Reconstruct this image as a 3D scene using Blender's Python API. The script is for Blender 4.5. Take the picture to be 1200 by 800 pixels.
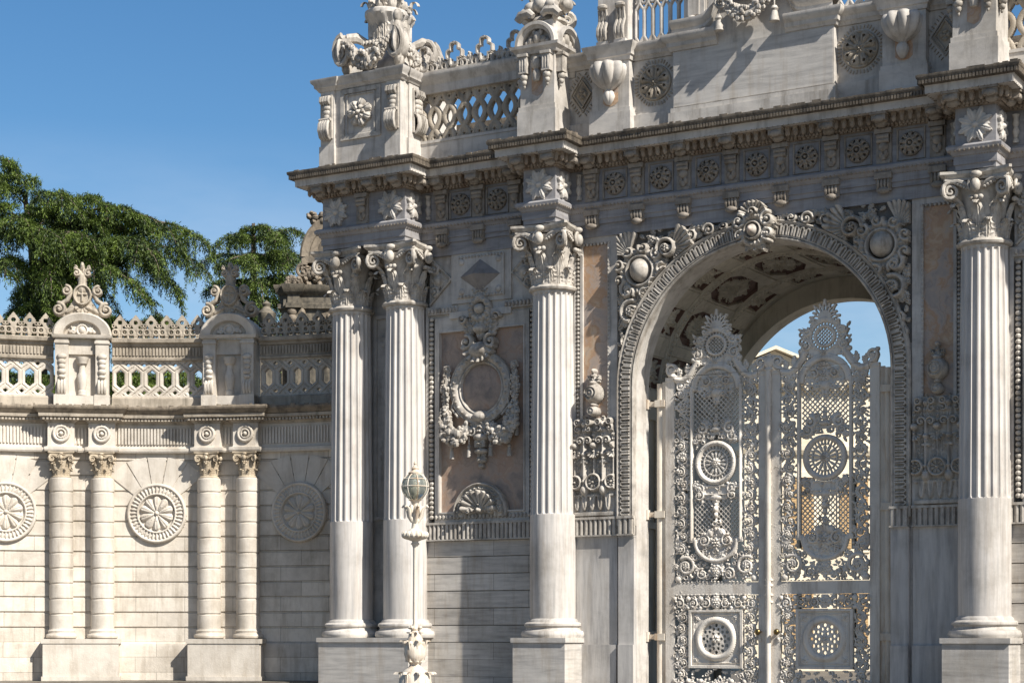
import bpy, math, random
import numpy as np
from math import sin, cos, pi, radians, sqrt, atan2, hypot
for o in list(bpy.data.objects): bpy.data.objects.remove(o)
S = bpy.context.scene
COL = S.collection
random.seed(7); RNG = np.random.default_rng(7)

# ---------------------------------------------------------------- camera
FPX = 2200.0; AL = math.atan(FPX/3800.0); CA, SA = cos(AL), sin(AL)
EYE = 1.05
CAM = np.array([18.942, -34.428, EYE])
DIR = np.array([-SA, CA, 0.0]); RGT = np.array([CA, SA, 0.0]); UP = np.array([0, 0, 1.0])
def at(px, py, Z):                      # photo pixel + distance along the view -> world point
    return CAM + DIR*Z + RGT*((px-600)/FPX*Z) + UP*((744-py)/FPX*Z)
cd = bpy.data.cameras.new('camera'); cam = bpy.data.objects.new('camera', cd); COL.objects.link(cam)
cam.location = CAM; cam.rotation_euler = (pi/2, 0, AL)
cd.sensor_width = 36; cd.lens = FPX/1200*36; cd.shift_y = 344/1200; cd.clip_start = 0.5; cd.clip_end = 3000
S.camera = cam
# ---------------------------------------------------------------- sun, sky, exposure
SUN_AZ, SUN_EL = radians(74), radians(42)        # azimuth from -Y towards +X
sd = np.array([cos(SUN_EL)*sin(SUN_AZ), -cos(SUN_EL)*cos(SUN_AZ), sin(SUN_EL)])
W = bpy.data.worlds.new('World'); S.world = W; W.use_nodes = True
nt = W.node_tree; nt.nodes.clear()
wo = nt.nodes.new('ShaderNodeOutputWorld'); bg = nt.nodes.new('ShaderNodeBackground')
sky = nt.nodes.new('ShaderNodeTexSky'); sky.sky_type = 'NISHITA'; sky.sun_disc = False
sky.sun_elevation = SUN_EL; sky.sun_rotation = atan2(sd[0], sd[1])
sky.altitude = 50; sky.air_density = 1.0; sky.dust_density = 0.6; sky.ozone_density = 1.6
bg.inputs['Strength'].default_value = 0.054
tc = nt.nodes.new('ShaderNodeTexCoord')
mpn = nt.nodes.new('ShaderNodeMapping'); mpn.inputs['Scale'].default_value = (1.6, 1.6, 5.0)
ns = nt.nodes.new('ShaderNodeTexNoise'); ns.inputs['Scale'].default_value = 2.2; ns.inputs['Detail'].default_value = 6; ns.inputs['Roughness'].default_value = .6
rp = nt.nodes.new('ShaderNodeValToRGB'); rp.color_ramp.elements[0].position = .40; rp.color_ramp.elements[1].position = .80
sx = nt.nodes.new('ShaderNodeSeparateXYZ')
el = nt.nodes.new('ShaderNodeMapRange'); el.inputs[1].default_value = .26; el.inputs[2].default_value = .08; el.inputs[3].default_value = 0; el.inputs[4].default_value = .95
mu = nt.nodes.new('ShaderNodeMath'); mu.operation = 'MULTIPLY'
mx = nt.nodes.new('ShaderNodeMix'); mx.data_type = 'RGBA'; mx.inputs[7].default_value = (7.2, 7.6, 8.2, 1)
L = nt.links.new
L(tc.outputs['Generated'], mpn.inputs[0]); L(mpn.outputs[0], ns.inputs[0]); L(ns.outputs[0], rp.inputs[0])
L(tc.outputs['Generated'], sx.inputs[0]); L(sx.outputs[2], el.inputs[0])
L(rp.outputs[0], mu.inputs[0]); L(el.outputs[0], mu.inputs[1])
hs = nt.nodes.new('ShaderNodeHueSaturation'); hs.inputs['Saturation'].default_value = 1.32; L(sky.outputs[0], hs.inputs['Color']); L(hs.outputs[0], mx.inputs[6]); L(mu.outputs[0], mx.inputs[0]); # brightening added to the sky round the camera's view direction
dp = nt.nodes.new('ShaderNodeVectorMath'); dp.operation = 'DOT_PRODUCT'; dp.inputs[1].default_value = (-.52, .84, .12); L(tc.outputs['Generated'], dp.inputs[0])
view_boost = nt.nodes.new('ShaderNodeMapRange'); view_boost.interpolation_type = 'SMOOTHSTEP'; view_boost.inputs[1].default_value = .1; view_boost.inputs[2].default_value = .95; view_boost.inputs[3].default_value = 1.0; view_boost.inputs[4].default_value = 1.5; L(dp.outputs['Value'], view_boost.inputs[0])
sc = nt.nodes.new('ShaderNodeVectorMath'); sc.operation = 'SCALE'; L(mx.outputs[2], sc.inputs[0]); L(view_boost.outputs[0], sc.inputs['Scale']); L(sc.outputs[0], bg.inputs[0]); L(bg.outputs[0], wo.inputs[0])
sl = bpy.data.lights.new('sun', 'SUN'); sl.energy = 5.0; sl.angle = radians(.5); sl.color = (1, .945, .86)
so = bpy.data.objects.new('sun', sl); COL.objects.link(so)
from mathutils import Vector, Matrix
so.rotation_euler = Vector(sd).to_track_quat('Z', 'Y').to_euler(); so.location = (60, -20, 60)
S.view_settings.view_transform = 'Standard'; S.view_settings.look = 'None'; S.view_settings.gamma = 1
S.view_settings.exposure = 0.62; S.view_settings.use_curve_mapping = False
S.render.engine = 'CYCLES'

# ---------------------------------------------------------------- materials
def new_mat(name, rough=.7):
    m = bpy.data.materials.new(name); m.use_nodes = True
    n = m.node_tree.nodes; b = n['Principled BSDF']; b.inputs['Roughness'].default_value = rough
    return m, n, m.node_tree.links.new, b
def nd(n, t, **k):
    x = n.new('ShaderNode'+t)
    for a, v in k.items(): setattr(x, a, v)
    return x
def ramp(n, stops):
    r = n.new('ShaderNodeValToRGB'); e = r.color_ramp.elements
    while len(e) < len(stops): e.new(.5)
    for q, (p, c) in zip(e, stops): q.position = p; q.color = (*c, 1)
    return r
def stone(name, base, dark, stain=(.10, .085, .065), vein=.5, vscale=(1, 1, 1), stain_amt=.3, bump=.004, rough=.62, scale=1.0, grain=60, warp_amt=.8, block=None):
    """veined or grainy stone: cloudy tone, veins, patches of grime with edges of their own, fine grain bump"""
    m, n, l, b = new_mat(name, rough)
    g = nd(n, 'NewGeometry'); mp = nd(n, 'Mapping'); mp.inputs['Scale'].default_value = vscale
    l(g.outputs['Position'], mp.inputs[0])
    warp = nd(n, 'TexNoise'); warp.inputs['Scale'].default_value = .9*scale; warp.inputs['Detail'].default_value = 5
    l(mp.outputs[0], warp.inputs[0])
    add = nd(n, 'VectorMath', operation='MULTIPLY_ADD'); add.inputs[1].default_value = (warp_amt,)*3
    l(warp.outputs['Color'], add.inputs[0]); l(mp.outputs[0], add.inputs[2])
    ve = nd(n, 'TexNoise'); ve.inputs['Scale'].default_value = 2.6*scale; ve.inputs['Detail'].default_value = 8; ve.inputs['Roughness'].default_value = .62
    l(add.outputs[0], ve.inputs[0])
    r = ramp(n, [(.30, dark), (.47, tuple(dark[i]*.35+base[i]*.65 for i in range(3))), (.60, base), (.85, tuple(min(.9, c*1.08) for c in base))])
    l(ve.outputs['Fac'], r.inputs[0])
    mixv = nd(n, 'Mix', data_type='RGBA'); mixv.inputs[0].default_value = vein; mixv.inputs[6].default_value = (*base, 1)
    l(r.outputs[0], mixv.inputs[7])
    st = nd(n, 'TexNoise'); st.inputs['Scale'].default_value = 1.4; st.inputs['Detail'].default_value = 9; st.inputs['Roughness'].default_value = .72
    ms = nd(n, 'Mapping'); ms.inputs['Scale'].default_value = (3.2, 3.2, .42); l(g.outputs['Position'], ms.inputs[0]); l(ms.outputs[0], st.inputs[0])
    rs = ramp(n, [(.49, (0, 0, 0)), (.66, (1, 1, 1))]); l(st.outputs['Fac'], rs.inputs[0])
    k = nd(n, 'Math', operation='MULTIPLY'); k.inputs[1].default_value = stain_amt; l(rs.outputs[0], k.inputs[0])
    mixs = nd(n, 'Mix', data_type='RGBA'); l(k.outputs[0], mixs.inputs[0]); l(mixv.outputs[2], mixs.inputs[6]); mixs.inputs[7].default_value = (*stain, 1)
    out = mixs.outputs[2]
    # broad cloudy grime, so that no two stretches of stone have one tone
    bw = nd(n, 'TexNoise'); bw.inputs['Scale'].default_value = .55; bw.inputs['Detail'].default_value = 7; bw.inputs['Roughness'].default_value = .68; l(g.outputs['Position'], bw.inputs[0])
    br = ramp(n, [(.33, (.72, .70, .67)), (.50, (.98, .97, .96)), (.68, (1.08, 1.07, 1.05))]); l(bw.outputs['Fac'], br.inputs[0])
    bm_ = nd(n, 'Mix', data_type='RGBA', blend_type='MULTIPLY'); bm_.inputs[0].default_value = 1; l(out, bm_.inputs[6]); l(br.outputs[0], bm_.inputs[7]); out = bm_.outputs[2]
    if block:                      # cut blocks: own tone for each and a dark mortar joint
        ax, bwid, bhei, z0 = block
        dt = nd(n, 'VectorMath', operation='DOT_PRODUCT'); dt.inputs[1].default_value = ax; l(g.outputs['Position'], dt.inputs[0])
        sz = nd(n, 'SeparateXYZ'); l(g.outputs['Position'], sz.inputs[0]); za = nd(n, 'Math', operation='SUBTRACT'); za.inputs[1].default_value = z0; l(sz.outputs[2], za.inputs[0])
        cx = nd(n, 'CombineXYZ'); l(dt.outputs['Value'], cx.inputs[0]); l(za.outputs[0], cx.inputs[1])
        bk = nd(n, 'TexBrick'); bk.inputs['Scale'].default_value = 1; bk.inputs['Brick Width'].default_value = bwid; bk.inputs['Row Height'].default_value = bhei; bk.inputs['Mortar Size'].default_value = .006; bk.inputs['Mortar Smooth'].default_value = .3; bk.offset = .43
        bk.inputs['Color1'].default_value = (1.06, 1.05, 1.03, 1); bk.inputs['Color2'].default_value = (.80, .785, .765, 1); bk.inputs['Mortar'].default_value = (.42, .40, .37, 1); bk.inputs['Bias'].default_value = -.25
        l(cx.outputs[0], bk.inputs['Vector'])
        bx = nd(n, 'Mix', data_type='RGBA', blend_type='MULTIPLY'); bx.inputs[0].default_value = 1; l(out, bx.inputs[6]); l(bk.outputs['Color'], bx.inputs[7]); out = bx.outputs[2]
    l(out, b.inputs['Base Color'])
    gr = nd(n, 'TexNoise'); gr.inputs['Scale'].default_value = grain; gr.inputs['Detail'].default_value = 4; l(g.outputs['Position'], gr.inputs[0])
    g2 = nd(n, 'TexNoise'); g2.inputs['Scale'].default_value = 9; g2.inputs['Detail'].default_value = 5; l(g.outputs['Position'], g2.inputs[0])
    ad = nd(n, 'Math', operation='ADD'); l(gr.outputs['Fac'], ad.inputs[0]); l(g2.outputs['Fac'], ad.inputs[1])
    bp = nd(n, 'Bump'); bp.inputs['Strength'].default_value = .5; bp.inputs['Distance'].default_value = bump
    l(ad.outputs[0], bp.inputs['Height']); l(bp.outputs[0], b.inputs['Normal'])
    b.inputs['Specular IOR Level'].default_value = .35
    return m
M = {}
M['marble'] = stone('white_marble', (.59, .56, .52), (.30, .29, .28), vein=.55, vscale=(.8, .8, 1.6), stain=(.17, .14, .105), stain_amt=.5)
M['shaft'] = stone('column_marble', (.62, .59, .555), (.34, .335, .335), vein=.75, vscale=(5, 5, .22), stain=(.33, .27, .21), stain_amt=.35, warp_amt=.5)
M['slab'] = stone('veined_marble_slab', (.57, .545, .51), (.30, .29, .28), vein=.8, vscale=(.45, .45, 4.5), stain=(.30, .22, .13), stain_amt=.3, warp_amt=.5)
M['slabv'] = stone('upright_veined_marble_slab', (.55, .53, .505), (.27, .265, .265), vein=.85, vscale=(3.2, 3.2, .28), stain=(.30, .24, .17), stain_amt=.25, warp_amt=.5)
M['carved'] = stone('carved_marble', (.53, .495, .445), (.19, .175, .155), vein=.68, stain=(.12, .095, .07), stain_amt=.6, bump=.006, scale=2.2)
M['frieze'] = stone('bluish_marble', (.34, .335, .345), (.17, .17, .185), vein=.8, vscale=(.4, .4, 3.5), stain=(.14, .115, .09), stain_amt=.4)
M['pyramid'] = stone('grey_polished_marble', (.30, .285, .28), (.17, .165, .165), vein=.7, stain=(.12, .10, .08), stain_amt=.3)
M['black'] = stone('grimy_shaded_spandrel_stone', (.17, .16, .15), (.08, .075, .07), vein=.7, stain=(.02, .02, .018), stain_amt=.5)  # grime plus the shade behind the carving, both put into the colour
M['consoles'] = stone('brown_grey_carved_marble', (.34, .30, .255), (.14, .12, .095), vein=.7, stain=(.11, .085, .06), stain_amt=.6, bump=.008, scale=2.4)
M['grime'] = stone('blackened_marble', (.19, .16, .125), (.05, .044, .038), vein=.9, stain=(.035, .032, .028), stain_amt=.75, bump=.01, scale=2)
M['rusty'] = stone('brown_stained_marble', (.36, .305, .245), (.17, .125, .09), vein=.75, stain=(.14, .075, .04), stain_amt=.6, bump=.008, scale=2)
def breccia(name, cols, scale):
    m, n, l, b = new_mat(name, .42)
    g = nd(n, 'NewGeometry'); w = nd(n, 'TexNoise'); w.inputs['Scale'].default_value = 1.3*scale; w.inputs['Detail'].default_value = 6; l(g.outputs['Position'], w.inputs[0])
    ad = nd(n, 'VectorMath', operation='MULTIPLY_ADD'); ad.inputs[1].default_value = (1.5, 1.5, 1.5); l(w.outputs['Color'], ad.inputs[0]); mp = nd(n, 'Mapping'); mp.inputs['Rotation'].default_value = (.3, .5, .2); mp.inputs['Scale'].default_value = (1.2, 1.2, .7); l(g.outputs['Position'], mp.inputs[0]); l(mp.outputs[0], ad.inputs[2])
    v = nd(n, 'TexNoise'); v.inputs['Scale'].default_value = 1.5*scale; v.inputs['Detail'].default_value = 9; v.inputs['Roughness'].default_value = .6; l(ad.outputs[0], v.inputs[0])
    r = ramp(n, [(p, c) for p, c in zip((.30, .42, .49, .54, .60, .72), cols)]); l(v.outputs['Fac'], r.inputs[0])
    vo = nd(n, 'TexVoronoi', feature='DISTANCE_TO_EDGE'); vo.inputs['Scale'].default_value = 1.6*scale; l(ad.outputs[0], vo.inputs[0])
    rv = ramp(n, [(.0, (.45, .42, .40)), (.035, (1, 1, 1))]); l(vo.outputs['Distance'], rv.inputs[0])
    mm = nd(n, 'Mix', data_type='RGBA', blend_type='MULTIPLY'); mm.inputs[0].default_value = .3; l(r.outputs[0], mm.inputs[6]); l(rv.outputs[0], mm.inputs[7]); l(mm.outputs[2], b.inputs['Base Color'])
    return m
M['pink'] = breccia('pink_breccia', [(.20, .165, .145), (.33, .255, .21), (.40, .30, .235), (.39, .26, .19), (.46, .34, .25), (.42, .35, .29)], 1.0)
M['orange'] = breccia('orange_breccia', [(.22, .19, .18), (.37, .31, .27), (.44, .34, .27), (.43, .27, .165), (.51, .37, .25), (.44, .38, .33)], 1.0)
M['boss'] = stone('pinkish_marble', (.54, .465, .41), (.38, .31, .27), vein=.5, stain=(.3, .22, .17), stain_amt=.3, rough=.45)
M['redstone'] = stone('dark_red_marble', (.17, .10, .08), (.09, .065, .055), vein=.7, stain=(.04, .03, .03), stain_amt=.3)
M['vault'] = stone('grey_stone_vault', (.58, .54, .455), (.42, .39, .33), vein=.6, stain=(.16, .13, .09), stain_amt=.4)
M['lime'] = stone('warm_limestone', (.62, .575, .51), (.36, .315, .255), vein=.45, stain=(.30, .24, .17), stain_amt=.38, bump=.01, grain=35)
M['limeblock'] = stone('warm_limestone_blocks', (.65, .605, .54), (.36, .315, .255), vein=.45, stain=(.28, .23, .17), stain_amt=.45, bump=.012, grain=35, block=((CA, SA, 0), 1.15, .355, .9))
M['slabblock'] = stone('veined_marble_blocks', (.57, .545, .51), (.30, .29, .28), vein=.8, vscale=(.45, .45, 4.5), stain=(.30, .22, .13), stain_amt=.35, warp_amt=.5, block=((1, .3, 0), 1.5, .37, .9))
M['limecap'] = stone('ochre_limestone_capital', (.52, .445, .34), (.28, .225, .155), vein=.6, stain=(.22, .15, .08), stain_amt=.5, bump=.01)
M['limedark'] = stone('blackened_shaded_limestone', (.27, .225, .17), (.09, .075, .06), vein=.85, stain=(.05, .045, .038), stain_amt=.8, bump=.012, scale=2)  # blackening of the wall cornice; also the shade colour of the rear parapet
M['limegrey'] = stone('weathered_limestone', (.47, .415, .34), (.22, .19, .15), vein=.7, stain=(.10, .085, .065), stain_amt=.65, bump=.012)
M['oldstone'] = stone('dark_pavilion_stone', (.20, .175, .135), (.04, .038, .034), vein=.9, stain=(.03, .03, .026), stain_amt=.7, bump=.012, scale=2.2)  # dark mottled stone of the pavilion
M['paint'] = stone('grey_white_iron_paint', (.72, .675, .61), (.56, .525, .47), vein=.4, stain=(.27, .20, .14), stain_amt=.5, bump=.004, rough=.42)
M['lamp'] = stone('chipped_white_lamp_paint', (.68, .63, .55), (.55, .48, .39), vein=.4, stain=(.36, .21, .09), stain_amt=.75, bump=.006, rough=.5)
M['cream'] = stone('cream_render', (.78, .70, .55), (.66, .58, .44), vein=.3, stain=(.35, .27, .17), stain_amt=.25)
M['ochre'] = stone('orange_painted_shutter', (.50, .35, .18), (.42, .26, .12), vein=.4, stain=(.3, .12, .03), stain_amt=.3)
M['darkwin'] = stone('dark_window_glass', (.03, .033, .035), (.02, .02, .02), vein=.3, stain_amt=.0, rough=.1)
M['lead'] = stone('grey_lead_roof', (.22, .23, .24), (.15, .155, .16), vein=.5, stain_amt=.2)
M['paving'] = stone('grey_stone_paving', (.14, .128, .112), (.09, .083, .075), vein=.6, stain=(.10, .09, .08), stain_amt=.5, bump=.01)
M['earth'] = stone('garden_earth', (.09, .10, .05), (.05, .06, .03), vein=.8, stain=(.04, .05, .02), stain_amt=.5, bump=.03)
M['kerb'] = stone('dark_kerb_stone', (.20, .18, .15), (.10, .09, .08), vein=.7, stain=(.06, .05, .04), stain_amt=.5)
M['bark'] = stone('grey_cedar_bark', (.19, .15, .12), (.08, .06, .05), vein=.8, vscale=(3, 3, .6), stain=(.05, .04, .03), stain_amt=.5, bump=.03)
def metal(name, c, r):
    m, n, l, b = new_mat(name, r); b.inputs['Base Color'].default_value = (*c, 1); b.inputs['Metallic'].default_value = 1
    x = nd(n, 'TexNoise'); x.inputs['Scale'].default_value = 25; rr = nd(n, 'MapRange'); rr.inputs[3].default_value = r*.7; rr.inputs[4].default_value = r*1.4
    l(x.outputs['Fac'], rr.inputs[0]); l(rr.outputs[0], b.inputs['Roughness']); return m
M['brass'] = metal('tarnished_brass', (.22, .16, .07), .35)
def glass(name):
    m, n, l, b = new_mat(name, .08); b.inputs['Base Color'].default_value = (.50, .54, .50, 1); b.inputs['Transmission Weight'].default_value = .75; b.inputs['IOR'].default_value = 1.2
    x = nd(n, 'TexNoise'); x.inputs['Scale'].default_value = 14; rr = nd(n, 'MapRange'); rr.inputs[3].default_value = .05; rr.inputs[4].default_value = .35
    l(x.outputs['Fac'], rr.inputs[0]); l(rr.outputs[0], b.inputs['Roughness']); return m
M['glass'] = glass('dusty_lamp_glass')
def foliage(name, c0, c1):
    m, n, l, b = new_mat(name, .6)
    g = nd(n, 'NewGeometry'); x = nd(n, 'TexNoise'); x.inputs['Scale'].default_value = 1.7; x.inputs['Detail'].default_value = 6
    l(g.outputs['Position'], x.inputs[0])
    add = nd(n, 'Math', operation='MULTIPLY_ADD'); add.inputs[1].default_value = .35; l(g.outputs['Random Per Island'], add.inputs[0]); l(x.outputs['Fac'], add.inputs[2])
    r = ramp(n, [(.48, c0), (.92, c1)]); l(add.outputs[0], r.inputs[0]); l(r.outputs[0], b.inputs['Base Color'])
    t = nd(n, 'BsdfTranslucent'); l(r.outputs[0], t.inputs[0]); ms = nd(n, 'MixShader'); ms.inputs[0].default_value = .22
    o = n['Material Output']; l(b.outputs[0], ms.inputs[1]); l(t.outputs[0], ms.inputs[2]); l(ms.outputs[0], o.inputs[0])
    return m
M['needle'] = foliage('cedar_needles', (.010, .027, .011), (.19, .27, .045))

# ---------------------------------------------------------------- object helpers
ORG = {}
def empty(name, loc, label=None, cat=None, parent=None):
    o = bpy.data.objects.new(name, None); COL.objects.link(o)
    loc = np.array(loc, float); ORG[o] = loc
    if parent is not None: o.parent = parent; o.location = loc - ORG[parent]
    else: o.location = loc
    o.empty_display_size = .3
    if label: o['label'] = label
    if cat: o['category'] = cat
    return o
def link_mesh(name, v, faces_or_arrays, mats, parent=None, org=None, smooth=40, matidx=None):
    v = np.asarray(v, float)
    if org is None: org = ORG[parent] if parent is not None else np.zeros(3)
    org = np.array(org, float)
    me = bpy.data.meshes.new(name)
    if isinstance(faces_or_arrays, np.ndarray):      # quads
        q = faces_or_arrays; nf = len(q)
        me.vertices.add(len(v)); me.vertices.foreach_set('co', (v-org).astype(np.float32).ravel())
        me.loops.add(nf*4); me.loops.foreach_set('vertex_index', q.astype(np.int32).ravel())
        me.polygons.add(nf); me.polygons.foreach_set('loop_start', np.arange(0, nf*4, 4, dtype=np.int32))
        me.update(calc_edges=True)
    else:
        me.from_pydata((v-org).tolist(), [], faces_or_arrays)
    for m in (mats if isinstance(mats, (list, tuple)) else [mats]): me.materials.append(m)
    if matidx is not None: me.polygons.foreach_set('material_index', matidx.astype(np.int32))
    if smooth:
        me.shade_smooth()
        if smooth < 180: me.set_sharp_from_angle(angle=radians(smooth))
    me.update()
    o = bpy.data.objects.new(name, me); COL.objects.link(o); ORG[o] = org
    if parent is not None: o.parent = parent; o.location = org - ORG[parent]
    else: o.location = org
    return o
def tag(o, label=None, cat=None, group=None, kind=None):
    if label: o['label'] = label
    if cat: o['category'] = cat
    if group: o['group'] = group
    if kind: o['kind'] = kind
    return o
def dup(o, parent, org=None):
    c = o.copy(); COL.objects.link(c); c.parent = parent
    org = ORG[o] if org is None else np.array(org, float)
    d = org - ORG[o]; ORG[c] = org; c.location = org - (ORG[parent] if parent is not None else 0)
    for ch in list(o.children): dup(ch, c, ORG[ch] + d)
    return c
MIRC = {}
def mirror(o, parent, cx):
    c = o.copy(); COL.objects.link(c); c.parent = parent
    g = ORG[o].copy(); g[0] = 2*cx - g[0]; ORG[c] = g; c.location = g - (ORG[parent] if parent is not None else 0)
    if o.data is not None:
        k = o.data.name
        if k not in MIRC:
            me = o.data.copy(); me.transform(Matrix.Scale(-1, 4, (1, 0, 0))); me.flip_normals(); MIRC[k] = me
        c.data = MIRC[k]
    for ch in list(o.children): mirror(ch, c, cx)
    return c

class MB:
    def __init__(s): s.v = []; s.f = []; s.ch = []
    def add(s, v, f):
        n = len(s.v); s.ch.append((n, len(v), len(s.f), len(f))); s.v.extend([tuple(p) for p in v]); s.f.extend([tuple(i+n for i in q) for q in f])
    def box(s, x0, x1, y0, y1, z0, z1):
        s.add([(x0, y0, z0), (x1, y0, z0), (x1, y1, z0), (x0, y1, z0), (x0, y0, z1), (x1, y0, z1), (x1, y1, z1), (x0, y1, z1)],
              [(0, 3, 2, 1), (4, 5, 6, 7), (0, 1, 5, 4), (1, 2, 6, 5), (2, 3, 7, 6), (3, 0, 4, 7)])
    def obox(s, c, ux, uy, hx, hy, z0, z1):   # box with plan axes ux, uy
        c = np.array(c[:2], float); ux = np.array(ux[:2]); uy = np.array(uy[:2])
        q = [c-ux*hx-uy*hy, c+ux*hx-uy*hy, c+ux*hx+uy*hy, c-ux*hx+uy*hy]
        s.add([(*p, z0) for p in q]+[(*p, z1) for p in q], [(0, 3, 2, 1), (4, 5, 6, 7), (0, 1, 5, 4), (1, 2, 6, 5), (2, 3, 7, 6), (3, 0, 4, 7)])
    def lathe(s, prof, c=(0, 0, 0), n=32, a0=0., a1=2*pi, mod=None):
        full = abs(a1-a0-2*pi) < 1e-6; m = n if full else n+1
        v = []
        for r, z in prof:
            for i in range(m):
                a = a0+(a1-a0)*i/n; rr = r if mod is None else mod(r, z, a)
                v.append((c[0]+rr*cos(a), c[1]+rr*sin(a), c[2]+z))
        f = []
        for k in range(len(prof)-1):
            for i in range(n):
                j = (i+1) % m
                f.append((k*m+i, k*m+j, (k+1)*m+j, (k+1)*m+i))
        if full:
            f.append(tuple(range(m-1, -1, -1))); f.append(tuple((len(prof)-1)*m+i for i in range(m)))
        s.add(v, f)
    def tube(s, pts, r, n=8, flat=1.0):
        P = [np.array(p, float) for p in pts]; m = len(P)
        R = r if isinstance(r, (list, tuple, np.ndarray)) else [r]*m
        v = []; prev = None
        for i in range(m):
            t = P[min(i+1, m-1)]-P[max(i-1, 0)]; t /= (np.linalg.norm(t)+1e-9)
            if prev is None:
                a = np.array([0, 0, 1.]) if abs(t[2]) < .9 else np.array([1., 0, 0])
                u = np.cross(t, a)
            else: u = prev - t*np.dot(prev, t)
            u /= (np.linalg.norm(u)+1e-9); prev = u; w = np.cross(t, u)
            for k in range(n):
                a = 2*pi*k/n; v.append(tuple(P[i]+R[i]*(u*cos(a)+w*sin(a)*flat)))
        f = [(i*n+k, i*n+(k+1) % n, (i+1)*n+(k+1) % n, (i+1)*n+k) for i in range(m-1) for k in range(n)]
        f.append(tuple(range(n-1, -1, -1))); f.append(tuple((m-1)*n+k for k in range(n)))
        s.add(v, f)
    def ell(s, c, rx, ry=None, rz=None, nu=8, nv=5, ux=None, uy=None):
        ry = rx if ry is None else ry; rz = rx if rz is None else rz
        c = np.array(c, float)
        ux = np.array([1., 0, 0]) if ux is None else np.array([ux[0], ux[1], 0.]); uy = np.array([0, 1., 0]) if uy is None else np.array([uy[0], uy[1], 0.])
        v = [tuple(c+np.array([0, 0, -rz]))]
        for j in range(1, nv):
            p = -pi/2+pi*j/nv
            for i in range(nu):
                a = 2*pi*i/nu; v.append(tuple(c+ux*rx*cos(p)*cos(a)+uy*ry*cos(p)*sin(a)+np.array([0, 0, rz*sin(p)])))
        v.append(tuple(c+np.array([0, 0, rz]))); e = len(v)-1
        f = [(0, 1+(i+1) % nu, 1+i) for i in range(nu)]
        for j in range(nv-2):
            b = 1+j*nu
            f += [(b+i, b+(i+1) % nu, b+nu+(i+1) % nu, b+nu+i) for i in range(nu)]
        b = 1+(nv-2)*nu; f += [(b+i, b+(i+1) % nu, e) for i in range(nu)]
        s.add(v, f)
    def prism(s, poly, y0, y1):          # poly in x,z counter-clockwise seen from -y
        n = len(poly); v = [(x, y0, z) for x, z in poly]+[(x, y1, z) for x, z in poly]
        f = [tuple(range(n)), tuple(range(2*n-1, n-1, -1))]+[(i, i+n, (i+1) % n+n, (i+1) % n) for i in range(n)]
        s.add(v, f)
    def sweep(s, path, prof, closed=False):   # plan path (outside on its right), profile (out, z)
        P = [np.array(p[:2], float) for p in path]; n = len(P); off = []
        for i in range(n):
            d0 = P[i]-P[i-1] if (i > 0 or closed) else P[1]-P[0]
            d1 = P[(i+1) % n]-P[i] if (i < n-1 or closed) else P[-1]-P[-2]
            d0 /= np.linalg.norm(d0); d1 /= np.linalg.norm(d1)
            n0 = np.array([d0[1], -d0[0]]); n1 = np.array([d1[1], -d1[0]])
            b = n0+n1; b /= max(.2, 1+np.dot(n0, n1)); off.append(b)
        m = len(prof); v = []
        for i in range(n):
            for o, z in prof: v.append((*(P[i]+off[i]*o), z))
        f = []
        for i in range(n if closed else n-1):
            j = (i+1) % n
            for k in range(m-1): f.append((i*m+k, j*m+k, j*m+k+1, i*m+k+1))
        if not closed: f.append(tuple(range(m))); f.append(tuple((n-1)*m+k for k in range(m-1, -1, -1)))
        s.add(v, f)
    def merge(s, o, mat=None, fn=None):
        v = [fn(*p) for p in o.v] if fn else np.array(o.v) @ np.array(mat)[:3, :3].T + np.array(mat)[:3, 3]
        for a, n, fa, fn_ in o.ch: s.add(v[a:a+n], [tuple(i-a for i in f) for f in o.f[fa:fa+fn_]])
    def clusters(s):
        """group number of every shape added: shapes nearer than half the larger one belong together"""
        k = len(s.ch); lo = np.array([np.min(s.v[a:a+n], axis=0) for a, n, _, _ in s.ch]); hi = np.array([np.max(s.v[a:a+n], axis=0) for a, n, _, _ in s.ch])
        sz = (hi-lo).max(1); g = np.arange(k)
        gap = np.maximum(0, np.maximum(lo[:, None]-hi[None], lo[None]-hi[:, None])); near = np.sqrt((gap**2).sum(2)) <= np.maximum(.02, .48*np.maximum(sz[:, None], sz[None]))
        while True:
            h = np.array([g[near[i]].min() for i in range(k)])
            if (h == g).all(): return g
            g = h
    def build(s, name, mat, parent=None, org=None, smooth=40):
        s.extra = []
        if parent is not None and 1 < len(s.ch) < 1500:
            g = s.clusters(); u = np.unique(g)
            if 1 < len(u) <= 24:
                out = []
                for q in u:
                    p = MB()
                    for (a, n, fa, fn), c in zip(s.ch, g):
                        if c == q: p.add(s.v[a:a+n], [tuple(i-a for i in f) for f in s.f[fa:fa+fn]])
                    out.append(link_mesh(name, p.v, p.f, mat, parent, org, smooth))
                s.extra = out[1:]; return out[0]
        return link_mesh(name, s.v, s.f, mat, parent, org, smooth)

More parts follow.
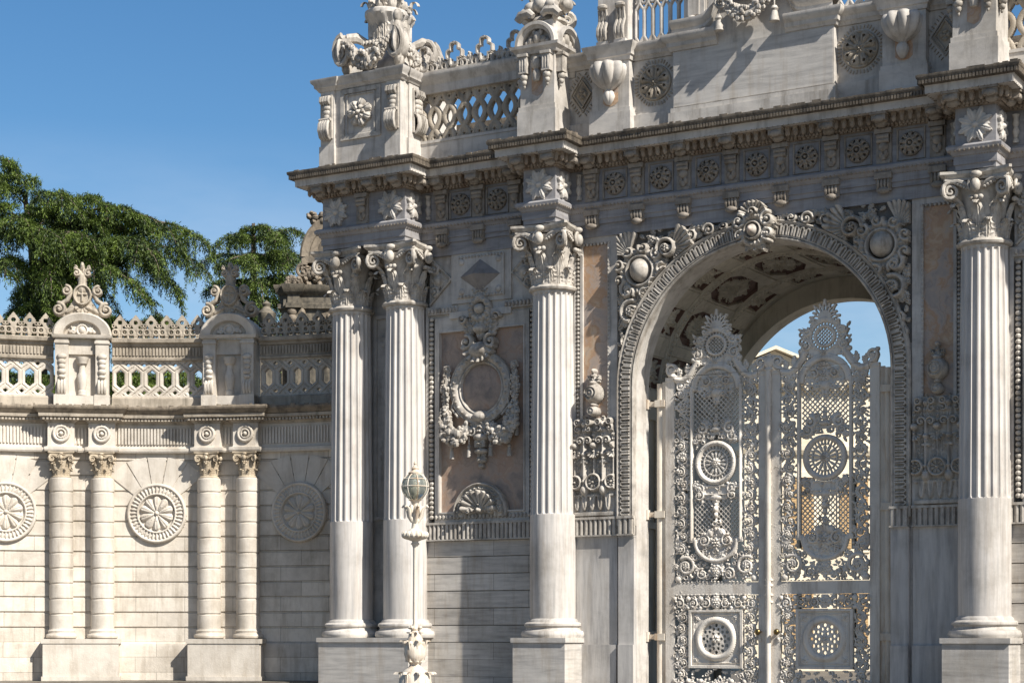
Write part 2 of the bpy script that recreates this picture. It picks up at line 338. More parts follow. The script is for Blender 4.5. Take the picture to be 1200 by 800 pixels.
# ---------------------------------------------------------------- carved relief: a height field cut into leaves, scrolls and petals, then meshed
class Relief:
    def __init__(s, x0, x1, z0, z1, res=.012):
        s.nx = int(round((x1-x0)/res))+1; s.nz = int(round((z1-z0)/res))+1
        s.x = np.linspace(x0, x1, s.nx); s.z = np.linspace(z0, z1, s.nz)
        s.H = np.zeros((s.nz, s.nx)); s.X, s.Z = np.meshgrid(s.x, s.z); s.res = res
    def win(s, cx, cz, r):
        a = max(0, np.searchsorted(s.x, cx-r)); b = min(s.nx, np.searchsorted(s.x, cx+r)+1)
        c = max(0, np.searchsorted(s.z, cz-r)); d = min(s.nz, np.searchsorted(s.z, cz+r)+1)
        if a >= b or c >= d: return None
        return (slice(c, d), slice(a, b))
    def mx(s, w, h): s.H[w] = np.maximum(s.H[w], h)
    def dome(s, cx, cz, r, h, rz=None, b=0.):
        rz = r if rz is None else rz; w = s.win(cx, cz, max(r, rz))
        if w is None: return
        d = ((s.X[w]-cx)/r)**2+((s.Z[w]-cz)/rz)**2
        s.mx(w, np.where(d < 1, b+h*np.sqrt(np.maximum(0, 1-d)), 0))
    def disc(s, cx, cz, r, h, rz=None, cut=False):
        rz = r if rz is None else rz; w = s.win(cx, cz, max(r, rz))
        if w is None: return
        m = ((s.X[w]-cx)/r)**2+((s.Z[w]-cz)/rz)**2 < 1
        if cut: s.H[w] = np.where(m, h, s.H[w])
        else: s.mx(w, np.where(m, h, 0))
    def ring(s, cx, cz, r, wd, h, rz=None, b=0., n=0, amp=.4):
        rz = r if rz is None else rz; w = s.win(cx, cz, max(r, rz)+wd)
        if w is None: return
        k = rz/r; dx = s.X[w]-cx; dz = (s.Z[w]-cz)/k; d = (np.hypot(dx, dz)-r)/wd
        hh = b+h*np.sqrt(np.maximum(0, 1-d*d))
        if n: hh = hh*(1-amp*np.abs(np.sin(np.arctan2(dz, dx)*n/2)))
        s.mx(w, np.where(np.abs(d) < 1, hh, 0))
    def rect(s, x0, x1, z0, z1, h, cut=False):
        m = (s.X >= x0) & (s.X <= x1) & (s.Z >= z0) & (s.Z <= z1)
        s.H = np.where(m, h if cut else np.maximum(s.H, h), s.H)
    def frame(s, x0, x1, z0, z1, wd, h):
        s.rect(x0, x1, z0, z0+wd, h); s.rect(x0, x1, z1-wd, z1, h); s.rect(x0, x0+wd, z0, z1, h); s.rect(x1-wd, x1, z0, z1, h)
    def line(s, pts, wd, h, wd1=None, b=0.):
        wd1 = wd if wd1 is None else wd1; n = len(pts)-1
        for i in range(n):
            (ax, az), (bx, bz) = pts[i], pts[i+1]
            w0 = wd+(wd1-wd)*i/n; w1 = wd+(wd1-wd)*(i+1)/n; m = max(w0, w1)
            w = s.win((ax+bx)/2, (az+bz)/2, hypot(bx-ax, bz-az)/2+m)
            if w is None: continue
            dx, dz = bx-ax, bz-az; L2 = dx*dx+dz*dz+1e-9
            t = np.clip(((s.X[w]-ax)*dx+(s.Z[w]-az)*dz)/L2, 0, 1)
            d = np.hypot(s.X[w]-ax-t*dx, s.Z[w]-az-t*dz)/(w0+(w1-w0)*t)
            s.mx(w, np.where(d < 1, b+h*(.35+.65*np.sqrt(np.maximum(0, 1-d*d))), 0))
    def spiral(s, cx, cz, r, a0, turns, sg, wd, h, tail=None):
        N = int(16*turns)+6; P = []
        for i in range(N+1):
            t = i/N; rr = r*(1-t)**.8*.92+r*.08; a = a0+sg*2*pi*turns*t; P.append((cx+rr*cos(a), cz+rr*sin(a)))
        s.line(P, wd, h, wd*.55); s.dome(cx, cz, max(wd*1.1, r*.2), h*1.15)
        if tail: s.line([tail, P[0]], wd*.7, h, wd)
    def beads(s, pts, r, h, gap=2.05):
        for (ax, az), (bx, bz) in zip(pts[:-1], pts[1:]):
            L_ = hypot(bx-ax, bz-az); n = max(1, int(L_/(r*gap)))
            for i in range(n): s.dome(ax+(bx-ax)*(i+.5)/n, az+(bz-az)*(i+.5)/n, r, h)
    def petals(s, cx, cz, r0, r1, n, h, rot=0., b=0., point=.0):
        w = s.win(cx, cz, r1)
        if w is None: return
        dx = s.X[w]-cx; dz = s.Z[w]-cz; d = np.hypot(dx, dz); a = np.arctan2(dz, dx)+rot
        fr = np.abs(((a*n/(2*pi)) % 1)*2-1)              # 1 at edge, 0 mid petal
        u = (d-r0)/(r1-r0); out = 1-.22*fr**2-point*fr
        hh = b+h*np.sqrt(np.maximum(0, 1-fr**2*.97))*(.45+.55*np.sin(np.clip(u/out, 0, 1)*pi*.85))
        hh = hh*(1-.18*(fr < .12))
        s.mx(w, np.where((u > 0) & (u < out), hh, 0))
    def shell(s, cx, cz, r, a0, a1, n, h, b=0.):
        w = s.win(cx, cz, r*1.05)
        if w is None: return
        dx = s.X[w]-cx; dz = s.Z[w]-cz; d = np.hypot(dx, dz)/r
        mid = (a0+a1)/2; da = (np.arctan2(dz, dx)-mid+pi) % (2*pi)-pi; t = da/(a1-a0)+.5
        fr = np.abs(((t*n) % 1)*2-1)
        lim = .86+.14*np.sqrt(np.maximum(0, 1-fr**2))
        hh = b+h*(.25+.75*d)*(.5+.5*np.sqrt(np.maximum(0, 1-fr**2)))
        s.mx(w, np.where((t > 0) & (t < 1) & (d < lim), hh, 0))
        s.dome(cx, cz, r*.17, h*.9)
    def leaf(s, cx, cz, ang, Ln, Wd, h, lobes=5, b=0.):
        w = s.win(cx+cos(ang)*Ln/2, cz+sin(ang)*Ln/2, Ln*.62+Wd)
        if w is None: return
        dx = s.X[w]-cx; dz = s.Z[w]-cz; u = (dx*cos(ang)+dz*sin(ang))/Ln; v = (-dx*sin(ang)+dz*cos(ang))
        uc = np.clip(u, 0, 1); lim = Wd*np.sin(pi*uc**.75)*(.68+.32*np.abs(np.sin(lobes*pi*(uc-.12*np.abs(v)/Wd))))+1e-6
        q = np.abs(v)/lim
        hh = b+h*np.sqrt(np.maximum(0, 1-q*q*.9))*(.55+.45*uc)*(1-.3*np.abs(np.cos(lobes*pi*(uc-.3*np.abs(v)/Wd))))*(1-.3*(np.abs(v) < Wd*.07))
        s.mx(w, np.where((u > 0) & (u < 1) & (q < 1), hh, 0))
    def scroll(s, cx, cz, r, a0, sg, h, leaves=5):          # acanthus scroll: spiral stem with leaves breaking off round it
        s.spiral(cx, cz, r*.72, a0, 1.6, sg, r*.15, h)
        for i in range(leaves):
            a = a0+sg*(i+.3)*2*pi/(leaves+.6); t = a+sg*.9
            s.leaf(cx+cos(a)*r*.62, cz+sin(a)*r*.62, t, r*.72, r*.24, h*.85, 4)
        s.petals(cx, cz, 0, r*.3, 6, h*1.2)
    def rosette(s, cx, cz, r, h, n=8, b=0.):
        s.petals(cx, cz, r*.12, r, n, h*.75, b=b); s.petals(cx, cz, r*.08, r*.58, n, h, rot=pi/n, b=b); s.dome(cx, cz, r*.2, h*1.15, b=b)
    def cut(s, m): s.H = np.where(m, 0, s.H)
    def rough(s, a):
        s.H = np.where(s.H > 0, s.H+a*(RNG.random(s.H.shape)-.5), s.H)
    def mesh(s, name, mat, parent, fn, eps=1e-4, base=0.0, thick=None, smooth=180, org=None, all_=False, matfn=None):
        """front surface where H > eps, with side walls down to 'base'; thick adds a back face"""
        H = s.H; m = np.ones_like(H, bool) if all_ else H > eps
        mc = m[:-1, :-1] & m[1:, :-1] & m[:-1, 1:] & m[1:, 1:]
        used = np.zeros_like(m); used[:-1, :-1] |= mc; used[1:, :-1] |= mc; used[:-1, 1:] |= mc; used[1:, 1:] |= mc
        idx = -np.ones(H.shape, int); k = used.sum(); idx[used] = np.arange(k)
        fx, fz, fh = s.X[used], s.Z[used], H[used]
        V = [np.stack(fn(fx, fz, fh), 1)]
        a, b_, c, d = idx[:-1, :-1][mc], idx[:-1, 1:][mc], idx[1:, 1:][mc], idx[1:, :-1][mc]
        Q = [np.stack([a, b_, c, d], 1)]; n = k
        mi = [matfn(H[:-1, :-1][mc], s.X[:-1, :-1][mc], s.Z[:-1, :-1][mc])] if matfn else None
        lo = base if thick is None else -thick
        if thick is not None:
            V.append(np.stack(fn(fx, fz, np.full_like(fh, -thick)), 1)); Q.append(np.stack([d, c, b_, a], 1)+k); n += k
        if lo is not None and not all_:
            pad = np.zeros((mc.shape[0]+2, mc.shape[1]+2), bool); pad[1:-1, 1:-1] = mc; I = idx
            def side(sel, i0, j0, i1, j1):
                nonlocal n
                r, cc = np.nonzero(sel)
                if len(r) == 0: return
                A0, A1 = (r+i0, cc+j0), (r+i1, cc+j1); e = len(r)
                xs = np.concatenate([s.X[A0], s.X[A1], s.X[A1], s.X[A0]]); zs = np.concatenate([s.Z[A0], s.Z[A1], s.Z[A1], s.Z[A0]])
                hs = np.concatenate([H[A0], H[A1], np.full(e, lo), np.full(e, lo)])
                V.append(np.stack(fn(xs, zs, hs), 1)); ar = np.arange(e)
                Q.append(np.stack([n+ar+e, n+ar, n+ar+3*e, n+ar+2*e], 1)); n += 4*e
            side(mc & ~pad[:-2, 1:-1], 0, 0, 0, 1); side(mc & ~pad[2:, 1:-1], 1, 1, 1, 0)
            side(mc & ~pad[1:-1, :-2], 1, 0, 0, 0); side(mc & ~pad[1:-1, 2:], 0, 1, 1, 1)
        V = np.concatenate(V); Q = np.concatenate(Q)
        ix = None
        if mi is not None:
            ix = np.zeros(len(Q), int); ix[:len(mi[0])] = mi[0]
        return link_mesh(name, V, Q, mat, parent, org, smooth, ix)
def front(y0): return lambda x, z, h: (x, y0-h, z)
def sideR(x0): return lambda u, z, h: (x0+h, u, z)        # faces +x, u is depth y
# ================================================================ setting
G = -0.2                                   # plaza level; the kerb in front of the side wall is at 0
C = 4.555                                  # axis of the arch
mb = MB(); mb.box(-900, 900, -900, 1500, G-.5, G); tag(mb.build('plaza_ground', M['paving'], smooth=0), kind='structure')

# ================================================================ the gate
gate = empty('palace_gate', (C, 0, G), 'monumental carved white marble gate with tall fluted columns round a high arched doorway', 'gate')
F = 0.08                                   # plane of frieze and architrave
WALL = 0.22
HALF = []                                  # parts of the left half, mirrored afterwards
def part(b, name, mat, parent=gate, org=None, smooth=40, half=True):
    o = b.build(name, mat, parent, org, smooth)
    if half and parent is gate: HALF.append(o); HALF.extend(b.extra)
    return o
# ---------------- masonry core with arch
RI, RO, ZS = 2.72, 3.08, 6.13
def arch_slab(b, x0, x1, z0, z1, y0, y1, cx, R, zs, n=48):
    b.box(x0, cx-R, y0, y1, z0, z1); b.box(cx+R, x1, y0, y1, z0, z1)
    for i in range(n):
        a0, a1 = pi-pi*i/n, pi-pi*(i+1)/n
        p, q = (cx+R*cos(a0), zs+R*sin(a0)), (cx+R*cos(a1), zs+R*sin(a1))
        v = [(p[0], y0, p[1]), (q[0], y0, q[1]), (q[0], y0, z1), (p[0], y0, z1), (p[0], y1, p[1]), (q[0], y1, q[1]), (q[0], y1, z1), (p[0], y1, z1)]
        b.add(v, [(0, 1, 2, 3), (7, 6, 5, 4), (0, 4, 5, 1), (3, 2, 6, 7)])
b = MB(); arch_slab(b, -.30, 9.41, G, 9.55, WALL, .80, C, RI, ZS); part(b, 'arch_wall', M['marble'], half=False)
b = MB(); arch_slab(b, 1.2, 7.91, G, 10.6, 4.75, 5.25, C, 2.80, 5.62); part(b, 'rear_arch_wall', M['vault'], half=False)
RB, ZB = 2.98, 6.0
# barrel vault with coffers: u = angle, v = depth
nu = 8
R_ = Relief(0, pi*RB, .80, 4.75, .0145)
R_.H += .10
bays = [(.95, 1.55, 0), (1.85, 3.55, 1), (3.85, 4.45, 0)]
st = pi*RB/nu
rc = random.Random(17)
def carve(cx, cy, rx, ry, n):
    R_.dome(cx, cy, rx*1.12, .03, ry*1.12, b=.025)
    R_.rosette(cx, cy, min(rx, ry)*.60, .16, 7)
    for _ in range(n):
        a = rc.uniform(0, 6.28); q = sqrt(rc.random()); x, y = cx+rx*q*cos(a), cy+ry*q*sin(a)
        R_.leaf(x, y, a+rc.uniform(-.9, .9), rc.uniform(.12, .24), rc.uniform(.045, .08), rc.uniform(.07, .14), 4)
        if rc.random() < .3: R_.dome(x, y, .05, .085)
for k in range(nu):
    uc = (k+.5)*st
    for y0_, y1_, big in bays:
        hw = st*.27 if not big else st*.36
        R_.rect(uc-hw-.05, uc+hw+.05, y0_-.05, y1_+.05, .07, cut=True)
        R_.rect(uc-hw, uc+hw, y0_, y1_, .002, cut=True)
        cy = (y0_+y1_)/2
        if big:
            d = np.abs(R_.X-uc)/hw+np.abs(R_.Z-cy)/((y1_-y0_)/2); R_.H = np.where((d > 1.5) & (np.abs(R_.X-uc) <= hw) & (np.abs(R_.Z-cy) <= (y1_-y0_)/2), .07, R_.H)
            carve(uc, cy, hw*.60, (y1_-y0_)*.30, 46)
        else: carve(uc, cy, hw*.62, (y1_-y0_)*.32, 15)
for yy in (1.70, 3.70):
    R_.H = np.where((np.abs(np.abs(R_.Z-yy)-.10) < .02), .13, R_.H); w = np.abs(R_.Z-yy) < .05; R_.H = np.where(w, .13+.015*np.sin(R_.X*60), R_.H)
def barrel(u, v, h): a = pi-u/RB; return (C+(RB-h)*np.cos(a), v, ZB+(RB-h)*np.sin(a))
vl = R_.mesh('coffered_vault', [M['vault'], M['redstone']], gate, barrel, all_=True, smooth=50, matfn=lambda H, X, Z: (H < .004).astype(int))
b = MB()
for sg in (-1, 1):
    x0, x1 = (C-RB-.02, C-RB) if sg < 0 else (C+RB, C+RB+.02)
    b.box(min(x0, x1)-.5*(sg < 0), max(x0, x1)+.5*(sg > 0), .80, 4.75, G, ZB)
    for zz in (1.0, 3.3, 5.6): b.box(C+sg*RB-.06, C+sg*RB+.06, .81, 4.74, zz, zz+.14)
    for yy in (1.6, 3.2): b.box(C+sg*RB-.04, C+sg*RB+.04, yy, yy+.12, 1.14, 5.6)
part(b, 'passage_wall', M['vault'], half=False)
b = MB(); b.box(-5.42, 1.05, .42, 5.2, G, 9.55); part(b, 'side_block', M['marble'])
b = MB(); b.box(2*C-2.02, C+RI+.01, .84, .90, G, 6.35); part(b, 'jamb_strip', M['slabv'], half=False)
b = MB(); b.box(-5.42, 14.53, .30, 4.7, 10.62, 11.15); b.box(-5.42, 1.2, .3, 5.2, 9.55, 10.62); b.box(7.9, 14.53, .3, 5.2, 9.55, 10.62); b.box(1.2, 7.9, .3, .8, 9.55, 10.62); part(b, 'entablature_core', M['marble'], half=False)

# ---------------- archivolt
prof = [(RI-C*0, 0)]
def archline(R, z0=3.5, n=40):
    return [(C-R, z0)]+[(C-R, z0+(ZS-z0)*i/6) for i in range(1, 6)]+[(C+R*cos(pi-pi*i/n), ZS+R*sin(pi-pi*i/n)) for i in range(n+1)]+[(C+R, z0+(ZS-z0)*i/6) for i in range(5, 0, -1)]+[(C+R, z0)]
b = MB(); pf = [(RI, .22), (RI, .10), (RI+.03, .075), (RI+.06, .10), (RI+.07, .13), (RO-.03, .13), (RO-.02, .075), (RO+.01, .06), (RO+.03, .09), (RO+.03, .24)]
L0 = archline(3.3); lines = [archline(r, 3.3) for r, y in pf]; m = len(pf); v = []
for i in range(len(L0)):
    for k in range(m): v.append((lines[k][i][0], pf[k][1], lines[k][i][1]))
b.add(v, [(i*m+k, i*m+k+1, (i+1)*m+k+1, (i+1)*m+k) for i in range(len(L0)-1) for k in range(m-1)])
arc = part(b, 'archivolt', M['carved'], half=False)
LJ = ZS-3.5; LA = pi*(RI+.17); LT = LA+2*LJ
R_ = Relief(0, LT, 0, .30, .0125); NT = int(LT/.118); pt_ = LT/NT
ux = ((R_.X/pt_) % 1-.5)*pt_; dv = np.clip(R_.Z, -.1, .195); q = np.hypot(ux, R_.Z-dv)
R_.H = np.where(np.abs(q-.036) < .018, .065, 0)+np.where(q < .020, .006, 0)
R_.H = np.maximum(R_.H, np.where((np.abs(ux) > pt_*.5-.012) & (R_.Z < .21), .030, 0)); R_.H = np.where((R_.Z > .248), .035, R_.H); R_.H = np.where(R_.Z < .03, .045, R_.H)
def arcmap(u, v, h):
    r = RI+.065+v; a = pi-(u-LJ)/(RI+.17)
    x = np.where(u < LJ, C-r, np.where(u > LJ+LA, C+r, C+r*np.cos(a))); z = np.where(u < LJ, 3.5+u, np.where(u > LJ+LA, 3.5+LT-u, ZS+r*np.sin(a)))
    return (x, .125-h, z)
R_.mesh('tongue_moulding', M['carved'], arc, arcmap, base=-.01, smooth=40)
# ---------------- inner jamb strip seen on the left reveal, pilaster below the arch
b = MB()
b.box(1.48, C-RI-.0, .10, .215, G, 3.10); b.box(.46, 1.42, .17, .215, G, 3.10)
b.box(.46, 1.42, .12, .21, G, .86); b.box(1.485, 1.835, .06, .099, G, .86)
b.box(.455, 1.425, .155, .21, 3.06, 3.10); b.box(1.475, 1.84, .085, .212, 3.06, 3.10)
part(b, 'pier_slab', M['slabv'])
def fluted_band(b, x0, x1, y, z0, z1, pitch=.105):
    b.box(x0, x1, y+.055, y+.12, z0, z1); b.box(x0, x1, y-.01, y+.055, z1-.05, z1); b.box(x0, x1, y, y+.055, z0, z0+.03)
    n = int((x1-x0)/pitch); p = (x1-x0)/n
    for i in range(n):
        xa = x0+p*(i+.18); xb = x0+p*(i+.82); xm = (xa+xb)/2
        v = [(xa, y+.054, z0+.03), (xa, y+.01, z0+.03), (xm, y-.004, z0+.03), (xb, y+.01, z0+.03), (xb, y+.054, z0+.03)]
        v += [(p_[0], p_[1], z1-.05) for p_ in v]
        b.add(v, [(k, k+1, k+6, k+5) for k in range(4)])
b = MB(); fluted_band(b, .455, 1.43, .09, 3.10, 3.50); fluted_band(b, 1.475, 1.845, .03, 3.10, 3.50); fluted_band(b, -3.28, -.40, .10, 3.10, 3.50)
part(b, 'fluted_band', M['carved'])

# ---------------- panels beside the arch
def inset_panel(b, x0, x1, z0, z1, y, bead=.05, wd=.10):
    pass
b = MB()
x0, x1, z0, z1 = .42, 1.42, 3.5, 9.30
b.box(x0, .47, .13, .22, z0, z1); b.box(.57, .63, .14, .22, z0, z1); b.box(1.21, 1.26, .14, .22, z0, 9.18); b.box(1.26, 1.43, .155, .222, z0, z1)
b.box(.47, 1.26, .15, .215, 9.18, 9.30)
part(b, 'panel_frame', M['marble'])
b = MB(); b.box(.63, 1.21, .19, .212, z0, 9.14); part(b, 'breccia_panel', M['orange'])
b = MB()
n = int((9.2-3.6)/.085)
for i in range(n):
    z = 3.6+.085*i
    b.ell((.52, .14, z), .038, .03, .034, 6, 4); b.ell((1.225, .145, z), .026, .024, .034, 6, 4)
for i in range(9): b.ell((.56+.085*i, .15, 9.16), .034, .03, .038, 6, 4)
part(b, 'bead_moulding', M['carved'])
# trophy: little columns with pine cone tops, crescents, roundels and a big roundel finial
R_ = Relief(.44, 1.40, 3.50, 6.62, .010)
xc = .92
R_.rect(.46, 1.38, 3.52, 5.55, .02)
R_.rect(.46, 1.38, 3.53, 3.60, .05)
for i in range(5):
    x = .56+.18*i; R_.line([(x-.09, 3.95), (x-.07, 3.72), (x-.045, 3.66), (x-.02, 3.72), (x, 3.95)], .028, .06); R_.leaf(x-.045+.0, 3.74, -pi/2+0, .12, .04, .05, 2)
    R_.line([(x-.045, 3.95), (x-.045, 3.70)], .02, .055)
R_.rect(.46, 1.38, 3.93, 3.97, .05)
for x, r in ((xc, .19), (.50, .16), (1.34, .16)):
    z = 4.22; R_.ring(x, z, r-.03, .035, .10); R_.disc(x, z, r-.05, .045); R_.petals(x, z, .02, r-.05, 8, .06, b=.03); R_.dome(x, z, .035, .11)
for x in (.70, 1.14):
    R_.line([(x, 4.0), (x, 5.05)], .035, .085, .03); R_.dome(x, 4.06, .10, .11, .13); R_.dome(x, 4.24, .055, .10, .06)
    R_.dome(x, 4.80, .065, .11); R_.dome(x, 4.72, .045, .10); R_.rect(x-.07, x+.07, 4.62, 4.66, .08)
    R_.spiral(x-.09, 5.08, .085, 0, 1.3, 1, .028, .09); R_.spiral(x+.09, 5.08, .085, pi, 1.3, -1, .028, .09)
    R_.leaf(x, 5.10, pi/2, .34, .085, .11, 3); R_.dome(x, 5.42, .06, .11, .07); R_.leaf(x, 5.44, pi/2, .17, .045, .09, 2)
for x, s_ in ((xc, 1.), (.47, .9), (1.37, .9)):
    R_.leaf(x-.07, 4.36, pi/2+.05, .52, .065, .06, 6); R_.leaf(x+.07, 4.36, pi/2-.05, .52, .065, .06, 6); R_.line([(x, 4.38), (x, 4.9)], .025, .06)
    R_.shell(x, 4.86, .15, pi, 2*pi, 7, .10); R_.dome(x, 4.98, .085, .13, .075)
    R_.leaf(x-.06, 5.0, 2.3, .22, .07, .09, 3); R_.leaf(x+.06, 5.0, .85, .22, .07, .09, 3); R_.leaf(x, 5.02, pi/2, .3, .06, .1, 3)
for x in (.55, xc-.11, xc+.11, 1.29):
    R_.ring(x, 5.46, .055, .03, .10); R_.dome(x, 5.46, .035, .10)
    R_.spiral(x, 5.33, .075, pi/2, 1.2, 1 if x < xc else -1, .026, .085)
for i in range(7): R_.leaf(.50+.14*i, 5.16, pi/2+(i-3)*.12, .2, .06, .07, 3)
R_.dome(xc, 5.68, .125, .15, .11); R_.ring(xc, 5.68, .07, .022, .15); R_.dome(xc, 5.82, .07, .12, .04)
R_.dome(xc, 6.05, .205, .17, .215); R_.ring(xc, 6.05, .13, .022, .165, n=0); R_.ring(xc, 6.05, .075, .02, .18); R_.dome(xc, 6.05, .04, .19)
R_.dome(xc, 6.27, .085, .13, .06); R_.leaf(xc-.05, 6.26, 2.0, .2, .06, .11, 3); R_.leaf(xc+.05, 6.26, 1.14, .2, .06, .11, 3); R_.leaf(xc, 6.28, pi/2, .24, .06, .13, 3); R_.dome(xc, 6.52, .045, .11, .06)
R_.H *= 1.85
HALF.append(R_.mesh('carved_trophy', M['carved'], gate, front(.18), base=-.01))

# ---------------- spandrels
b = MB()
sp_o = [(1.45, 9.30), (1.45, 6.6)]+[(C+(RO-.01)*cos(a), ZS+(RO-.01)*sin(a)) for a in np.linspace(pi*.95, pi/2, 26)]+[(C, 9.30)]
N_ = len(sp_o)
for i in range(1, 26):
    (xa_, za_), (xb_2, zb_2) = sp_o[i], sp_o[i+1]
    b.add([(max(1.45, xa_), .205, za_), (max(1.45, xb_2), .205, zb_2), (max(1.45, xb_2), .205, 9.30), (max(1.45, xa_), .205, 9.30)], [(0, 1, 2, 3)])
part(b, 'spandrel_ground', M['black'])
R_ = Relief(1.44, C-.40, 6.55, 9.34, .011)
R_.scroll(1.78, 7.66, .34, pi*.4, 1, .14, 6); R_.scroll(1.68, 7.10, .23, 1.2, -1, .12, 5); R_.spiral(1.62, 6.80, .12, 1.3, 1.3, 1, .035, .10); R_.leaf(1.66, 6.95, -2.0, .3, .1, .1, 3)
R_.leaf(1.84, 7.78, .9, .42, .15, .12, 4); R_.leaf(1.56, 7.82, 1.9, .3, .12, .11, 4)
R_.shell(1.70, 8.86, .46, pi*.35, pi*1.02, 9, .12)
R_.ring(2.00, 8.48, .40, .085, .15, n=26, amp=.25); R_.ring(2.00, 8.48, .30, .05, .15)
for a in np.arange(0, 6.2, .7): R_.spiral(2.0+.50*cos(a), 8.48+.48*sin(a), .12, a+1.5, 1.1, 1, .045, .16)
R_.dome(2.00, 8.50, .24, .27, .26)
R_.spiral(2.34, 8.22, .16, .3, 1.3, -1, .05, .17); R_.spiral(1.72, 8.12, .15, 2.6, 1.3, 1, .05, .16); R_.leaf(2.05, 8.10, -1.3, .3, .14, .14, 4)
R_.shell(2.66, 8.88, .52, -pi*.30, pi*.40, 9, .17); R_.scroll(2.60, 8.88, .30, pi, -1, .17, 5); R_.leaf(2.50, 8.78, -2.2, .42, .16, .13, 4)
R_.scroll(3.12, 9.10, .20, 2.8, 1, .12, 4); R_.leaf(3.0, 9.2, .15, .42, .11, .11, 4)
R_.spiral(3.52, 9.16, .13, 3.0, 1.4, -1, .04, .11); R_.leaf(3.4, 9.10, .3, .42, .1, .1, 4); R_.spiral(3.84, 9.22, .09, 3.0, 1.3, 1, .03, .10); R_.leaf(3.72, 9.26, .1, .35, .08, .09, 3)
rs_ = random.Random(23)
for _ in range(150):
    x_, z_ = rs_.uniform(1.48, 4.15), rs_.uniform(6.7, 9.3); dd = hypot(x_-C, z_-ZS)
    if dd < RO+.06 or np.hypot(x_-2.0, z_-8.48) < .42: continue
    R_.leaf(x_, z_, rs_.uniform(0, 6.28), rs_.uniform(.16, .28), rs_.uniform(.05, .09), rs_.uniform(.05, .08), 4)
for (lx_, lz_, la_, ll_) in ((1.60, 7.35, 1.3, .3), (1.85, 7.35, 2.2, .26), (1.95, 7.62, .6, .3), (1.62, 8.0, .9, .3), (2.28, 8.0, .2, .3), (2.45, 8.45, 1.2, .35), (2.36, 9.05, 2.6, .3), (2.9, 8.72, .3, .3), (2.84, 9.15, 2.9, .25), (3.28, 9.22, .5, .3), (3.3, 8.98, -.2, .25), (3.65, 9.05, .1, .25), (3.98, 9.24, 0, .2), (1.55, 8.45, 1.7, .3), (2.1, 8.95, .7, .28)):
    R_.leaf(lx_, lz_, la_, ll_, .10, .11, 4)
R_.cut(np.hypot(R_.X-C, R_.Z-ZS) < RO+.02); R_.cut((R_.X < 1.46) | (R_.Z > 9.33))
R_.H *= 1.35
HALF.append(R_.mesh('spandrel_ornament', M['carved'], gate, front(.18), base=-.03))
R_ = Relief(1.75, 2.25, 8.22, 8.78, .014); R_.dome(2.0, 8.50, .20, .36, .235); HALF.append(R_.mesh('cartouche_boss', M['boss'], gate, front(.19), base=-.01))
R_ = Relief(C-.16, C+.16, 8.82, 9.18, .012); R_.dome(C, 9.0, .112, .42, .125); R_.mesh('cartouche_boss', M['boss'], gate, front(.05), base=-.01)
# ---------------- keystone cartouche
R_ = Relief(C-.48, C+.48, 8.55, 9.62, .010)
R_.rect(C-.2, C+.2, 8.66, 9.4, .10)
R_.shell(C, 9.30, .30, pi*.05, pi*.95, 9, .24, b=.02)
R_.ring(C, 9.02, .26, .07, .24, .28, n=18, amp=.2); R_.dome(C, 9.0, .135, .40, .145); R_.ring(C, 9.0, .165, .03, .27)
for sg in (-1, 1):
    R_.spiral(C+sg*.30, 9.20, .15, pi/2, 1.4, sg, .05, .24); R_.spiral(C+sg*.30, 8.92, .13, -pi/2, 1.3, -sg, .045, .22); R_.leaf(C+sg*.12, 8.82, -pi/2+sg*.3, .24, .09, .18, 3); R_.leaf(C+sg*.3, 9.05, pi/2-sg*1.2, .2, .09, .18, 3)
R_.leaf(C, 8.84, -pi/2, .26, .1, .22, 3); R_.spiral(C, 9.36, .09, 0, 1.2, 1, .03, .3)
R_.mesh('keystone_cartouche', M['carved'], gate, front(.05), base=-.17)

# ---------------- columns
def acanthus(b, base, a, H, Wd, lean, curl, nu=18, nv=13, thick=0):
    """leaf rising from base (r, z) at angle a round the axis, curling outwards at the tip"""
    r0, z0 = base; v = []
    for i in range(nu+1):
        u = i/nu
        if u < .72: rr, zz = r0+lean*(u/.72)**2, z0+H*u/.72*.92
        else:
            t = (u-.72)/.28*pi*.95; rr = r0+lean+curl*(1-cos(t)); zz = z0+H*.92+curl*sin(t)*.9
        wd = Wd*(.62+.38*sin(pi*min(1, u*1.15)))*(1-.35*max(0, u-.6)/.4)*(1-.30*abs(sin(u*pi*4.5)))
        for j in range(nv):
            t = (j/(nv-1)-.5)*2; rip = .030*(abs(sin(t*pi*2.5+.6*u))-.5)*(Wd/.17)-.05*t*t-.018*abs(sin(u*pi*4.5))*abs(t)
            R2 = rr+rip; w = t*wd
            v.append((R2*cos(a)-w*sin(a), R2*sin(a)+w*cos(a), zz))
    f = [(i*nv+j, i*nv+j+1, (i+1)*nv+j+1, (i+1)*nv+j) for i in range(nu) for j in range(nv-1)]
    b.add(v, f)
def spiral3(b, c, ux, r, turns, sg, t0, rad, dz=0, n=None):
    ux = np.array(ux, float); c = np.array(c, float); N = int(14*turns); P = []; Q = []
    for i in range(N+1):
        t = i/N; rr = r*(1-t)**.85*.95+r*.05; a = t0+sg*2*pi*turns*t
        P.append(c+ux*rr*cos(a)+np.array([0, 0, rr*sin(a)])); Q.append(rad*(1-.5*t))
    b.tube(P, Q, 7); return P[0]
ZC0, ZC1 = 1.00, 9.54
